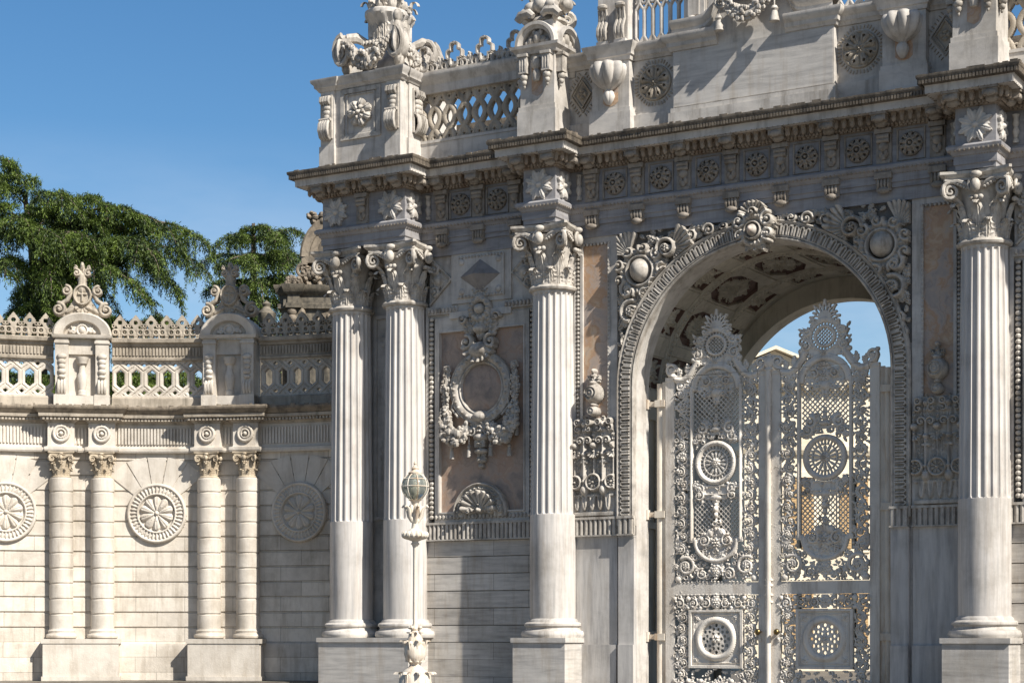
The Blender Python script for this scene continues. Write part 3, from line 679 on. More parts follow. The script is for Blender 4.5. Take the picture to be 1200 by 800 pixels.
def make_capital(b, z0, z1, r):
    H = z1-z0; k = H/1.30
    b.lathe([(r*1.0, z0-.02), (r*1.16, z0+.0), (r*1.2, z0+.04), (r*1.14, z0+.085), (r*1.0, z0+.10), (r*.98, z0+.3), (r*1.05, z0+.8*k), (r*1.25, z0+1.1*k)], n=28)
    for i in range(8): acanthus(b, (r*1.02, z0+.09), 2*pi*i/8+pi/8, .30*k, .17*k, .05, .075*k)
    for i in range(8): acanthus(b, (r*1.0, z0+.12), 2*pi*i/8, .60*k, .16*k, .10, .085*k)
    for i in range(4): acanthus(b, (r*1.05, z0+.50*k), pi/4+pi/2*i, .42*k, .12*k, .26*k, .07*k)
    zc = z0+.96*k; q = .49*k/.9*.9
    for i in range(4):
        a = -pi/2+pi/2*i; n_ = np.array([cos(a), sin(a), 0]); t_ = np.array([-sin(a), cos(a), 0])
        for sg in (-1, 1):
            ax = t_*sg*.86+n_*.5
            c = n_*(r*1.22)+t_*sg*.47*k+np.array([0, 0, zc])
            c = c + n_*0.02
            spiral3(b, c, t_*.94+n_*.34*sg, .165*k, 1.9, -sg, pi/2 if sg > 0 else pi/2, .040*k)
            P = [n_*r*1.20+t_*sg*.10*k+np.array([0, 0, zc+.02]), n_*r*1.26+t_*sg*.20*k+np.array([0, 0, zc+.11*k]), n_*r*1.26+t_*sg*.34*k+np.array([0, 0, zc+.165*k]), c+np.array([0, 0, .165*k])]
            b.tube(P, [.03*k, .045*k, .045*k, .04*k], 7)
            for kk in range(5): b.ell(n_*(r*1.27)+t_*sg*(.16+.055*kk)*k+np.array([0, 0, zc+(.02+.03*kk)*k]), .04*k, .04*k, .035*k, 6, 4)
        b.ell(n_*(r*1.42)+np.array([0, 0, zc+.05*k]), .10*k, .09*k, .13*k, 10, 6)
        spiral3(b, n_*(r*1.40)+np.array([0, 0, zc+.05*k]), t_, .16*k, .95, 1, pi/2, .035*k)
        b.ell(n_*(r*1.36)+np.array([0, 0, zc+.25*k]), .12*k, .08*k, .07*k, 8, 5)
        for sg in (-1, 0, 1): b.ell(n_*(r*1.34)+t_*sg*.09*k+np.array([0, 0, zc-.16*k]), .055*k, .05*k, .05*k, 7, 4)
    # abacus with concave sides and cut corners
    out = []
    A = .64*k
    for i in range(4):
        a = -pi/2+pi/2*i; n_ = np.array([cos(a), sin(a)]); t_ = np.array([-sin(a), cos(a)])
        for j in range(9):
            t = (j/8-.5)*2; out.append(n_*(A*(.82+.18*t*t))+t_*t*A*.94)
    m = len(out)
    for s0, s1, za, zb in ((.93, .93, z1-.16*k, z1-.11*k), (.95, 1.04, z1-.11*k, z1-.05*k), (1.04, 1.04, z1-.05*k, z1)):
        v = [(p[0]*s0, p[1]*s0, za) for p in out]+[(p[0]*s1, p[1]*s1, zb) for p in out]
        b.add(v, [(i, (i+1) % m, (i+1) % m+m, i+m) for i in range(m)]+[tuple(range(m-1, -1, -1)), tuple(range(m, 2*m))])
def fluted_shaft(b, z0, z1, r0, r1, nf=20, dep=.040):
    n = nf*10; zs = [z0, z0+.02, z0+.05, z0+.10]+[z0+.10+(z1-z0-.2)*i/8 for i in range(1, 8)]+[z1-.10, z1-.05, z1-.02, z1]
    v = []
    for z in zs:
        t = (z-z0)/(z1-z0); r = r0+(r1-r0)*t
        e = min(z-z0, z1-z); 
        for i in range(n):
            ph = (i % 10)/10*1.0; q = (ph-.5)/.39
            half = sqrt(max(0, 1-q*q)) if abs(q) < 1 else 0
            lim = sqrt(max(0, 1-(max(0, .1-e)/.1)**2))
            d = dep*half*(1 if abs(q) < lim else 0)
            a = 2*pi*i/n; v.append(((r-d)*cos(a), (r-d)*sin(a), z))
    m = len(zs)
    b.add(v, [(k*n+i, k*n+(i+1) % n, (k+1)*n+(i+1) % n, (k+1)*n+i) for k in range(m-1) for i in range(n)])
colr = empty('column', (0, 0, ZC0), parent=gate)
b = MB(); fluted_shaft(b, 3.56, 8.16, .474, .425); b.lathe([(.474, 1.38), (.482, 1.42), (.482, 3.50), (.480, 3.56), (.44, 3.57)], n=48)
b.lathe([(.40, 8.14), (.428, 8.16), (.43, 8.24)], n=40)
b.build('shaft', M['shaft'], colr, smooth=32)
b = MB(); b.lathe([(.55, 1.0), (.64, 1.0), (.665, 1.05), (.665, 1.09), (.64, 1.14), (.60, 1.15), (.57, 1.17), (.555, 1.21), (.575, 1.235), (.60, 1.25), (.60, 1.29), (.57, 1.32), (.53, 1.33), (.52, 1.37), (.485, 1.40), (.40, 1.40)], n=48)
b.build('base', M['marble'], colr)
b = MB(); make_capital(b, 8.22, ZC1, .43); b.build('capital', M['carved'], colr, org=(0, 0, 8.22), smooth=50)
cols = [colr]
for x in (-3.69, -5.12): cols.append(dup(colr, gate, (x, 0, ZC0)))
for c_ in list(cols): cols.append(dup(c_, gate, (2*C-ORG[c_][0], 0, ZC0)))
def plinth(x0, x1):
    b = MB(); b.box(x0+.02, x1-.02, -.62, .6, G, .90); b.box(x0-.015, x1+.015, -.655, .6, .902, 1.0); b.box(x0-.03, x1+.03, -.67, .6, G, -.05)
    part(b, 'plinth', M['slab'])
plinth(-.635, .635); plinth(-5.60, -3.19)
# wall between the paired columns
b = MB(); b.box(-4.95, -3.85, .40, .43, 1.0, 9.5)
R_ = Relief(-4.80, -4.0, 3.6, 8.2, .02); R_.frame(-4.78, -4.02, 3.62, 8.18, .08, .04); R_.leaf(-4.4, 4.6, pi/2, 1.2, .25, .05, 6); R_.leaf(-4.4, 6.0, pi/2, 1.4, .25, .05, 6); R_.rosette(-4.4, 7.6, .22, .06)
HALF.append(R_.mesh('narrow_relief_panel', M['marble'], gate, front(.40), base=-.01))

# ---------------- niche bay between columns
XB = -1.845
b = MB()
zj = .90
while zj < 3.05:
    b.box(-3.28, -.40, .20, .43, zj+.012, min(3.09, zj+.358)); zj += .37
b.box(-3.28, -.40, .17, .43, G, .895); b.box(-3.28, -.40, .235, .43, .8, 3.1)
part(b, 'coursed_base', M['slabblock'])
b = MB()
xl, xr, zb, zt = -2.90, -.79, 3.72, 7.62
b.box(-3.25, -3.18, .14, .3, 3.5, 8.2); b.box(-3.03, xl, .16, .3, 3.5, 7.95); b.box(xr, -.66, .16, .3, 3.5, 7.95); b.box(-.50, -.42, .14, .3, 3.5, 8.2)
b.box(-3.03, -.66, .165, .3, zt, 7.95); b.box(-3.03, -.66, .165, .3, 3.5, zb)
b.box(xl-.03, xl, .13, .17, zb, zt); b.box(xr, xr+.03, .13, .17, zb, zt); b.box(xl-.03, xr+.03, .13, .17, zt, zt+.03); b.box(xl-.03, xr+.03, .13, .17, zb-.03, zb)
b.box(-3.18, -.50, .20, .3, 7.95, 9.30); b.box(-3.20, -2.45, .12, .3, 8.02, 8.18); b.box(-1.25, -.48, .12, .3, 8.02, 8.18); b.box(-2.62, -1.08, .10, .3, 7.90, 8.04)
# square with pyramid
b.box(-2.60, -1.10, .15, .3, 8.22, 9.30); b.box(-2.44, -1.26, .11, .3, 8.32, 9.22)
for sx_ in (-1, 1):
    for sz_ in (-1, 1): b.lathe([(.09, 0), (.09, .03), (.05, .05), (0, .05)], (0, 0, 0), 12) if False else b.ell((XB+sx_*.46, .10, 8.77+sz_*.32), .07, .05, .07, 10, 5)
part(b, 'bay_frame', M['marble'])
b = MB(); b.add([(XB-.50, .107, 8.77), (XB, .107, 8.42), (XB+.50, .107, 8.77), (XB, .107, 9.12), (XB, -.16, 8.77)], [(0, 1, 4), (1, 2, 4), (2, 3, 4), (3, 0, 4)]); part(b, 'pyramid_boss', M['pyramid'], smooth=0)
b = MB()
for i in range(44):
    z = 3.62+i*.105; 
    if z < 8.0: b.ell((-3.105, .15, z), .055, .05, .05, 7, 4); b.ell((-.58, .15, z), .055, .05, .05, 7, 4)
for i in range(26): b.ell((-2.98+.093*i, .15, 3.61), .04, .045, .055, 6, 4)
for i in range(8): b.ell((-3.14+.092*i, .10, 8.10), .036, .045, .06, 6, 4); b.ell((-1.20+.092*i, .10, 8.10), .036, .045, .06, 6, 4)
for i in range(14): b.ell((-2.37+.081*i, .10, 8.35), .028, .03, .03, 6, 4); b.ell((-2.37+.081*i, .10, 9.19), .028, .03, .03, 6, 4)
part(b, 'bay_bead_moulding', M['carved'])
b = MB(); b.box(xl, xr, .235, .30, zb, zt); part(b, 'pink_niche_panel', M['pink'])
# triangular trophies either side of the pyramid
for sg in (-1, 1):
    R_ = Relief(XB+sg*1.02-.46, XB+sg*1.02+.42, 8.2, 9.32, .011)
    x = XB+sg*1.02
    R_.leaf(x-sg*.22, 8.77, 0 if sg > 0 else pi, .5, .22, .09, 5); R_.leaf(x+sg*.1, 8.8, 1.9 if sg < 0 else 1.24, .42, .12, .08, 4); R_.leaf(x+sg*.1, 8.74, -1.9 if sg < 0 else -1.24, .42, .12, .08, 4)
    R_.spiral(x+sg*.16, 9.0, .11, 1.5, 1.3, sg, .035, .09); R_.spiral(x+sg*.16, 8.54, .11, -1.5, 1.3, -sg, .035, .09); R_.dome(x+sg*.05, 8.77, .12, .12); R_.line([(x-sg*.25, 8.77), (x+sg*.28, 9.28)], .03, .06); R_.line([(x-sg*.25, 8.77), (x+sg*.28, 8.26)], .03, .06)
    HALF.append(R_.mesh('triangular_relief', M['carved'], gate, front(.19), base=-.01))
# oval medallion
zc = 6.36; xc = XB
R_ = Relief(xc-.86, xc+.86, zc-.86, zc+.86, .012)
R_.ring(xc, zc, .655, .115, .16, .68); 
for i in range(30):
    a = 2*pi*i/30; R_.dome(xc+.655*cos(a), zc+.68*sin(a), .06, .20, .055)
R_.ring(xc, zc, .74, .03, .15, .765); R_.ring(xc, zc, .53, .035, .12, .555); R_.disc(xc, zc, .50, .03, .52)
HALF.append(R_.mesh('medallion_ring', M['carved'], gate, front(.235), base=-.01))
R_ = Relief(xc-.52, xc+.52, zc-.54, zc+.54, .02); R_.dome(xc, zc, .50, .05, .52, b=.03)
HALF.append(R_.mesh('medallion_disc', M['pink'], gate, front(.233), base=-.0))
# crown over the medallion and pendant below: high relief
R_ = Relief(xc-.62, xc+.62, 6.9, 8.62, .011)
R_.dome(xc, 7.16, .30, .30, .20); R_.shell(xc, 7.28, .40, pi*1.0, pi*2.0, 9, .26); 
for sg in (-1, 1):
    R_.spiral(xc+sg*.30, 7.34, .15, pi/2, 1.3, sg, .05, .24); R_.leaf(xc+sg*.25, 7.42, pi/2+sg*-.25, .55, .13, .22, 5); R_.spiral(xc+sg*.42, 7.86, .10, 0, 1.2, sg, .04, .2); R_.leaf(xc+sg*.14, 7.55, pi/2-sg*.2, .5, .13, .24, 5)
R_.leaf(xc, 7.36, pi/2, .6, .15, .28, 5); R_.dome(xc, 7.62, .16, .30, .12); R_.ring(xc, 8.05, .21, .075, .24, n=14, amp=.25); R_.dome(xc, 8.05, .13, .28); R_.dome(xc, 8.30, .13, .22, .08)
for a in (-.7, -.35, 0, .35, .7): R_.leaf(xc+.05*a, 8.30, pi/2-a, .27, .07, .18, 3)
HALF.append(R_.mesh('medallion_crest', M['carved'], gate, front(.20), base=-.01))
R_ = Relief(xc-.36, xc+.36, 4.55, 5.92, .011)
R_.dome(xc, 5.74, .22, .26, .14); R_.leaf(xc, 5.8, -pi/2, .5, .2, .26, 5); R_.leaf(xc-.13, 5.75, -1.9, .4, .12, .2, 4); R_.leaf(xc+.13, 5.75, -1.24, .4, .12, .2, 4)
R_.dome(xc, 5.30, .19, .24, .10); R_.rect(xc-.13, xc+.13, 5.08, 5.24, .14); R_.rosette(xc, 5.16, .12, .2, 6); R_.dome(xc, 5.00, .17, .22, .08); R_.leaf(xc, 5.0, -pi/2, .32, .14, .2, 4); R_.dome(xc, 4.80, .12, .18, .07); R_.dome(xc, 4.68, .07, .15, .06)
for sg in (-1, 1): R_.spiral(xc+sg*.2, 5.42, .10, 1, 1.2, sg, .035, .18)
HALF.append(R_.mesh('medallion_pendant', M['carved'], gate, front(.22), base=-.01))
def garland(b, pts, rad, rnd, dens=3, y=None):
    dens += 1; b.tube(pts, [rad*(.4+.4*sin(pi*i/(len(pts)-1))) for i in range(len(pts))], 7)
    for i in range(len(pts)-1):
        p, q = np.array(pts[i]), np.array(pts[i+1]); n = max(1, int(np.linalg.norm(q-p)/.034))
        for k in range(n):
            t = (i+k/n)/(len(pts)-1); r = rad*(.55+.45*sin(pi*t)); c = p+(q-p)*k/n
            for _ in range(dens):
                a = rnd.uniform(0, 2*pi); d = np.array([cos(a)*r*.8, rnd.uniform(-1, .1)*r*.8, sin(a)*r*.8])
                b.ell(c+d, *(rnd.uniform(.24, .46)*r for _ in range(3)), 6, 4)
def tassel(b, x, y, z, L_):
    b.tube([(x, y, z), (x, y, z-L_*.55)], .016, 6); b.lathe([(.0, 0), (.03, -.0), (.045, -.04), (.03, -.07), (.04, -.09), (.055, -.26), (.0, -.27)], (x, y, z-L_*.5), 10)
rnd = random.Random(3)
b = MB()
for sg in (-1, 1):
    x = xc+sg*.84
    P = [(x, .14, 6.75), (x+sg*.03, .12, 6.35), (x+sg*.02, .12, 5.95)]
    garland(b, P, .11, rnd); 
    P = [(x+sg*.02, .12, 5.95), (x-sg*.02, .08, 5.56), (x-sg*.16, .05, 5.30), (x-sg*.36, .05, 5.28), (x-sg*.56, .10, 5.56)]
    garland(b, P, .19, rnd, 4)
    b.tube([(x-.07, .15, 6.74), (x-.05, .10, 6.86), (x+.05, .10, 6.88), (x+.07, .15, 6.76)], .03, 6); b.ell((x, .12, 6.80), .06, .06, .06)
    b.tube([(x-sg*.1, .1, 6.5), (x-sg*.2, .1, 6.2), (x-sg*.12, .12, 5.95), (x-sg*.3, .1, 5.75)], .03, 6)
gl = part(b, 'fruit_garland', M['carved'])
b = MB()
for sg in (-1, 1): tassel(b, xc+sg*.72, .12, 5.4, .55); tassel(b, xc+sg*.27, .10, 5.35, .42); tassel(b, xc+sg*.90, .12, 5.75, .4)
part(b, 'tassel', M['carved'])
# lunette with scallop
R_ = Relief(xc-.70, xc+.70, 3.60, 4.36, .010)
R_.disc(xc, 3.66, .68, .05); R_.ring(xc, 3.66, .64, .035, .13); R_.ring(xc, 3.66, .50, .095, .09); R_.ring(xc, 3.66, .38, .03, .12)
for i in range(15):
    a = pi*(i+.5)/15; R_.petals(xc+.51*cos(a), 3.66+.51*sin(a), 0, .065, 5, .13, b=.03)
R_.disc(xc, 3.66, .35, .012, cut=True); R_.shell(xc, 3.74, .42, -.12, pi+.12, 9, .26); R_.spiral(xc-.26, 3.72, .09, 0, 1.2, 1, .035, .17); R_.spiral(xc+.26, 3.72, .09, pi, 1.2, -1, .035, .17); R_.leaf(xc, 3.66, pi/2, .22, .1, .22, 3)
HALF.append(R_.mesh('shell_lunette', M['carved'], gate, front(.175), base=-.05))
# ---------------- entablature
HP = [(-5.49, 4.6), (-5.49, -.58), (-3.32, -.58), (-3.32, F), (-.375, F), (-.375, -.58), (.375, -.58), (.375, F)]
PATH = HP+[(2*C-x, y) for x, y in HP[::-1]]
def offpath(path, o):
    P = [np.array(p, float) for p in path]; out = []
    for i in range(len(P)):
        d0 = P[i]-P[i-1] if i else P[1]-P[0]; d1 = P[i+1]-P[i] if i < len(P)-1 else P[-1]-P[-2]
        d0 /= np.linalg.norm(d0); d1 /= np.linalg.norm(d1); n0 = np.array([d0[1], -d0[0]]); n1 = np.array([d1[1], -d1[0]])
        out.append(P[i]+o*(n0+n1)/max(.2, 1+np.dot(n0, n1)))
    return out
def along(path, o, gap):
    Q = offpath(path, o)
    for a, b_ in zip(Q[:-1], Q[1:]):
        d = b_-a; L_ = np.linalg.norm(d); d /= L_; n = max(1, int(round(L_/gap)))
        for i in range(n): yield a+d*L_*(i+.5)/n, d, np.array([d[1], -d[0]])
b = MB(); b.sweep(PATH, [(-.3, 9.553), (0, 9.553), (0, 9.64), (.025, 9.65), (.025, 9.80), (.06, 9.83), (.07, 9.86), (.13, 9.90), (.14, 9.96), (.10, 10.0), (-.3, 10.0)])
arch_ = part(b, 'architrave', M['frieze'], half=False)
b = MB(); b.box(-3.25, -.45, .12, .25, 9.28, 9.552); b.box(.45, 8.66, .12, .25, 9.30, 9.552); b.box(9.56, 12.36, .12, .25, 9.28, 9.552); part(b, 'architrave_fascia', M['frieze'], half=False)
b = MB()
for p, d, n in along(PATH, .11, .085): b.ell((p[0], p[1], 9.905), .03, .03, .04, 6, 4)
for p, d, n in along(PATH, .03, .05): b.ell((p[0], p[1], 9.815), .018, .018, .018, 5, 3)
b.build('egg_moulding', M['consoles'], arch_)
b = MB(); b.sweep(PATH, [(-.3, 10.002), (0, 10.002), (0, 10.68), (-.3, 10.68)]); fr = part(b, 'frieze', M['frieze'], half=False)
b = MB(); b.sweep(PATH, [(-.3, 10.682), (.02, 10.682), (.03, 10.70), (.05, 10.715), (.10, 10.73), (.12, 10.80), (.14, 10.92), (-.3, 10.92)])
for p, d, n in along(PATH, .07, .085): b.obox(p, d, n, .027, .03, 10.685, 10.735)
for p, d, n in along(PATH, .24, .165):
    b.obox(p-n*.02, d, n, .045, .05, 10.84, 10.93); b.ell((p[0], p[1], 10.81), .05, .05, .085, 7, 5)
for p, d, n in along(PATH, .135, .075): b.ell((p[0], p[1], 10.735), .028, .03, .035, 6, 4)
bed = part(b, 'bed_moulding', M['rusty'], half=False)
b = MB(); b.sweep(PATH, [(-.25, 10.922), (.40, 10.922), (.435, 10.915), (.44, 11.05), (.45, 11.06), (-.25, 11.06)])
cor = part(b, 'corona', M['marble'], half=False)
b = MB(); b.sweep(PATH, [(-.25, 11.062), (.45, 11.062), (.475, 11.08), (.50, 11.12), (.56, 11.17), (.57, 11.20), (.57, 11.235), (-.25, 11.27)])
for p, d, n in along(PATH, .53, .062):
    b.obox(p, d, n, .022, .022, 11.075, 11.19)
rd = random.Random(5)
for p, d, n in along(PATH, .55, .16):
    if rd.random() < .6: b.obox(p+n*rd.uniform(-.03, .012), d, n, rd.uniform(.03, .09), .02, 11.21, 11.24+rd.uniform(0, .035))
for p, d, n in along(PATH, .42, .11): b.ell((p[0]+d[0]*0, p[1], 10.925), .03, .02, .016, 5, 3)
part(b, 'cyma_moulding', M['grime'], half=False)
# modillions: parts of the corona
def modillion(x, y, n):
    b = MB(); n = np.array(n, float); d = np.array([-n[1], n[0]]) if abs(n[1]) > .5 else np.array([n[1], -n[0]])
    d = np.array([n[1], -n[0]])*-1
    c = np.array([x, y]); 
    b.obox(c+n*.25, d, n, .16, .17, 10.875, 10.918)
    b.obox(c+n*.24, d, n, .135, .15, 10.77, 10.874)
    b.ell((*(c+n*.37), 10.80), .13, .06, .07, 8, 5, d, n); b.ell((*(c+n*.20), 10.74), .13, .10, .08, 8, 5, d, n)
    for s_ in (-.06, 0, .06): b.ell((*(c+n*.26+d*s_), 10.80), .026, .11, .035, 6, 4, d, n)
    return b
mods = []
xs = [(C+(k+.5)*1.045, F, (0, -1)) for k in range(-4, 0)]
xs += [(XB+t, F, (0, -1)) for t in (-.92, 0, .92)]+[(-4.405+t, -.58, (0, -1)) for t in (-1.0, -.34, .34, 1.0)]+[(t, -.58, (0, -1)) for t in (-.36, .36)]
xs += [(-3.32, -.33, (1, 0)), (-.375, -.33, (-1, 0)), (.375, -.33, (1, 0)), (-5.49, -.2, (-1, 0)), (-5.49, .7, (-1, 0))]
for i, (x, y, n) in enumerate(xs):
    o = modillion(x, y, n).build('modillion', M['consoles'], cor, (x, y, 10.9)); mirror(o, cor, C)
# frieze rosettes, consoles, pendants
def ros_mesh():
    R_ = Relief(-.29, .29, -.31, .31, .011); R_.frame(-.285, .285, -.305, .305, .028, .035); R_.frame(-.255, .255, -.275, .275, .012, .018)
    R_.petals(0, 0, .10, .225, 10, .10, b=.01); R_.ring(0, 0, .215, .022, .07, n=30, amp=.4); R_.petals(0, 0, .05, .155, 7, .13, rot=.3, b=.02); R_.ring(0, 0, .075, .025, .15); R_.dome(0, 0, .045, .17)
    aa = np.arctan2(R_.Z, R_.X); rr_ = np.hypot(R_.X, R_.Z); R_.H = np.where((rr_ < .2) & (rr_ > .16) & (np.abs(((aa*10/(2*pi)) % 1)-.5) > .36), .0, R_.H)
    return R_
r0 = ros_mesh().mesh('frieze_rosette', M['consoles'], gate, lambda x, z, h: (C+x, F-h, 10.335+z), base=-.01, org=(C, F, 10.335))
rq = random.Random(6)
for k in (-3, -2, -1, 1, 2, 3): dup(r0, gate, (C+k*1.045, F, 10.335)).rotation_euler = (0, rq.choice((0, pi)), 0)
for x in (XB-.46, XB+.46): dup(r0, gate, (x, F, 10.335)); dup(r0, gate, (2*C-x, F, 10.335))
def console_b():
    b = MB(); b.box(-.15, .15, -.05, .02, 10.01, 10.67); b.box(-.165, .165, -.13, .02, 10.58, 10.67); b.box(-.12, .12, -.09, .0, 10.40, 10.58); b.box(-.13, .13, -.08, 0, 10.01, 10.07)
    for z, r in ((10.52, .05), (10.44, .045)): b.tube([(-.12, -.10, z), (.12, -.10, z)], r, 8)
    b.ell((0, -.08, 10.33), .10, .06, .10, 8, 5); b.ell((-.05, -.07, 10.2), .05, .05, .09, 7, 4); b.ell((.05, -.07, 10.2), .05, .05, .09, 7, 4); b.ell((0, -.075, 10.13), .06, .05, .07, 7, 4)
    return b
def pendant_b():
    b = MB(); b.box(-.17, .17, -.115, .02, 9.72, 9.835); b.box(-.145, .145, -.07, .02, 9.50, 9.72)
    for x in (-.10, -.033, .033, .10): b.ell((x, -.085, 9.63), .034, .04, .10, 6, 4)
    b.ell((0, -.075, 9.50), .13, .06, .07, 8, 5)
    return b
def shift(b, x, y):
    q = MB(); q.add([(p[0]+x, p[1]+y, p[2]) for p in b.v], b.f); return q
c0 = shift(console_b(), C+.5225, F).build('frieze_console', M['consoles'], gate, (C+.5225, F, 10.0))
p0 = shift(pendant_b(), C+.5225, F).build('pendant_bracket', M['consoles'], gate, (C+.5225, F, 9.8))
pos = [C+(k+.5)*1.045 for k in (-4, -3, -2, -1, 1, 2, 3)]
pos += [XB+t for t in (-.92, 0, .92)]+[2*C-(XB+t) for t in (-.92, 0, .92)]
for x in pos: dup(c0, gate, (x, F, 10.0)); dup(p0, gate, (x, F, 9.8))
b = MB()
for x in (XB-1.28, XB+1.28, C-3.96):
    b.lathe([(.02, 0), (.06, 0), (.06, .06), (.035, .09), (.07, .22), (.04, .30), (.065, .36), (.05, .45), (.075, .52), (.02, .54)], (x, F-.03, 10.08), 12)
part(b, 'frieze_baluster', M['carved'])
# star flowers on the blocks over the columns
def star(R_, cx, cz, r, h):
    R_.petals(cx, cz, r*.1, r, 8, h, rot=0, point=.35); R_.petals(cx, cz, r*.12, r*.80, 8, h*.8, rot=pi/8, point=.3)
    for i in range(8): a = pi/8+i*pi/4; R_.dome(cx+cos(a)*r*.72, cz+sin(a)*r*.72, r*.16, h*.8, b=0)
    R_.dome(cx, cz, r*.2, h*1.2)
def block_star(x, name='star_flower'):
    R_ = Relief(x-.36, x+.36, 10.02, 10.67, .012); star(R_, x, 10.345, .345, .10); return R_.mesh(name, M['marble'], gate, front(-.575), base=-.01)
for x in (0, -3.69, -5.12): HALF.append(block_star(x))
for x0_ in (.37, -3.325):
    R_ = Relief(-.58, .06, 10.02, 10.67, .012); star(R_, -.25, 10.345, .31, .09); HALF.append(R_.mesh('star_flower', M['marble'], gate, sideR(x0_), base=-.01))
R_ = Relief(-.56, .06, 10.02, 10.67, .02); star(R_, -.25, 10.345, .31, .09)
R_.mesh('star_flower', M['marble'], gate, lambda u, z, h: (-.37-h, u, z), base=-.01); 
R_.mesh('star_flower', M['marble'], gate, lambda u, z, h: (2*C+.37+h, u, z), base=-.01)
HALF.append(shift(console_b(), -4.405, -.58).build('frieze_console', M['consoles'], gate, (-4.405, -.58, 10.0)))

# ---------------- attic
b = MB(); b.box(-5.3, 1.2, 3.9, 4.6, 11.16, 13.05); b.box(-5.3, 1.2, 3.8, 4.7, 13.05, 13.25); part(b, 'rear_parapet', M['limedark'])  # dark colour stands in for shade behind the lattice openings
b = MB()
AW = -.02
b.box(.38, C, AW, .6, 11.20, 12.74); b.box(.38, C-1.72, -.10, .6, 11.20, 11.62)
b.box(C-1.70, C, -.20, .6, 11.62, 13.02); b.box(C-1.76, C, -.29, .6, 11.2, 11.50); b.box(C-1.73, C, -.245, .6, 11.505, 11.60)
# moulded cornice of the attic
pA = [(.40, .3), (.40, AW), (C-1.72, AW), (C-1.72, -.20), (C-.72, -.20)]
b.sweep(pA, [(-.1, 12.745), (.03, 12.745), (.05, 12.80), (.08, 12.82), (.09, 12.90), (.16, 12.96), (.18, 13.02), (.18, 13.06), (-.1, 13.07)])
part(b, 'attic_wall', M['marble'])
b = MB(); b.box(C-1.68, C+1.68, -.207, -.19, 11.63, 12.73); part(b, 'attic_panel', M['slab'], half=False)
# raised curve over the middle
cv = [(C-1.72+.02, 13.06), (C-1.15, 13.06), (C-.98, 13.09), (C-.86, 13.18), (C-.76, 13.36), (C-.64, 13.52), (C-.48, 13.62), (C-.30, 13.66), (C, 13.67)]
cv += [(2*C-x, z) for x, z in cv[-2::-1]]
b = MB(); pr_ = [(-.20, 0), (-.24, .03), (-.27, .06), (-.27, .12), (-.34, .18), (-.36, .25), (-.36, .29), (0.2, .29), (.2, 0)]
v = [];
for x, z in cv:
    for y, h in pr_: v.append((x, y, z-.02+h))
m = len(pr_); b.add(v, [(i*m+k, i*m+(k+1) % m, (i+1)*m+(k+1) % m, (i+1)*m+k) for i in range(len(cv)-1) for k in range(m)])
b.box(C-1.10, C+1.10, -.19, .5, 13.0, 13.10)
for i in range(len(cv)-1):
    (xa, za), (xb, zb) = cv[i], cv[i+1]
    b.add([(xa, -.195, 13.0), (xb, -.195, 13.0), (xb, -.195, zb), (xa, -.195, za)], [(0, 1, 2, 3)])
part(b, 'curved_cornice', M['marble'], half=False)
b = MB(); b.box(C-1.1, C+1.1, .02, .7, 13.0, 14.9); b.box(C-1.5, C-1.06, -.02, .6, 13.07, 14.9); b.box(C+1.06, C+1.5, -.02, .6, 13.07, 14.9); b.box(C-2.6, C+2.6, .2, .8, 14.4, 14.9); part(b, 'upper_attic', M['marble'], half=False)
b = MB(); b.box(C-.95, C+.95, -.02, .02, 13.95, 14.85); part(b, 'weathered_attic_panel', M['limegrey'], half=False)
# garland over the panel
b = MB(); rnd = random.Random(11)
P = [(C-.52+1.04*i/10, -.42, 13.52-.36*sin(pi*i/10)) for i in range(11)]; garland(b, P, .15, rnd, 4)
for sg in (-1, 1):
    spiral3(b, (C+sg*.56, -.42, 13.52), (1, 0, 0), .17, 1.8, sg, pi/2, .05); tassel(b, C+sg*.58, -.45, 13.44, .48)
    b.lathe([(0, 0), (.05, 0), (.085, -.06), (.06, -.10), (.07, -.13), (.105, -.30), (.085, -.31), (0, -.31)], (C+sg*.58, -.45, 13.22), 12)
    spiral3(b, (C+sg*.22, -.40, 13.62), (1, 0, 0), .15, 1.5, -sg, 0, .05)
b.ell((C, -.42, 13.66), .14, .12, .15, 10, 7)
part(b, 'attic_garland', M['carved'], half=False)
# rosette, diamond, bowl pedestal
xr_ = C-2.17
R_ = Relief(xr_-.50, xr_+.50, 11.78, 12.72, .010); zc = 12.24
for i in range(8):
    a0 = pi/8+i*pi/4; p_ = (xr_+.43*cos(a0), zc+.43*sin(a0)); q_ = (xr_+.43*cos(a0+pi/4), zc+.43*sin(a0+pi/4))
    for t in np.linspace(.1, .9, 5):
        x, z = p_[0]+(q_[0]-p_[0])*t, p_[1]+(q_[1]-p_[1])*t; a = atan2(z-zc, x-xr_); R_.line([(x, z), (x+.05*cos(a), z+.05*sin(a))], .018, .03)
R_.disc(xr_, zc, .36, .03); R_.ring(xr_, zc, .335, .03, .06, n=0)
R_.petals(xr_, zc, .06, .33, 8, .09, b=.02); 
for i in range(8): a = i*pi/4+pi/8; R_.ring(xr_+.25*cos(a), zc+.25*sin(a), .045, .022, .09); R_.disc(xr_+.25*cos(a), zc+.25*sin(a), .025, .0, cut=True)
R_.rosette(xr_, zc, .15, .12, 6)
HALF.append(R_.mesh('attic_rosette', M['limegrey'], gate, front(AW), base=-.01))
xd = C-3.83
R_ = Relief(xd-.36, xd+.36, 11.70, 12.74, .010)
d = np.abs(R_.X-xd)/.22+np.abs(R_.Z-zc)/.31
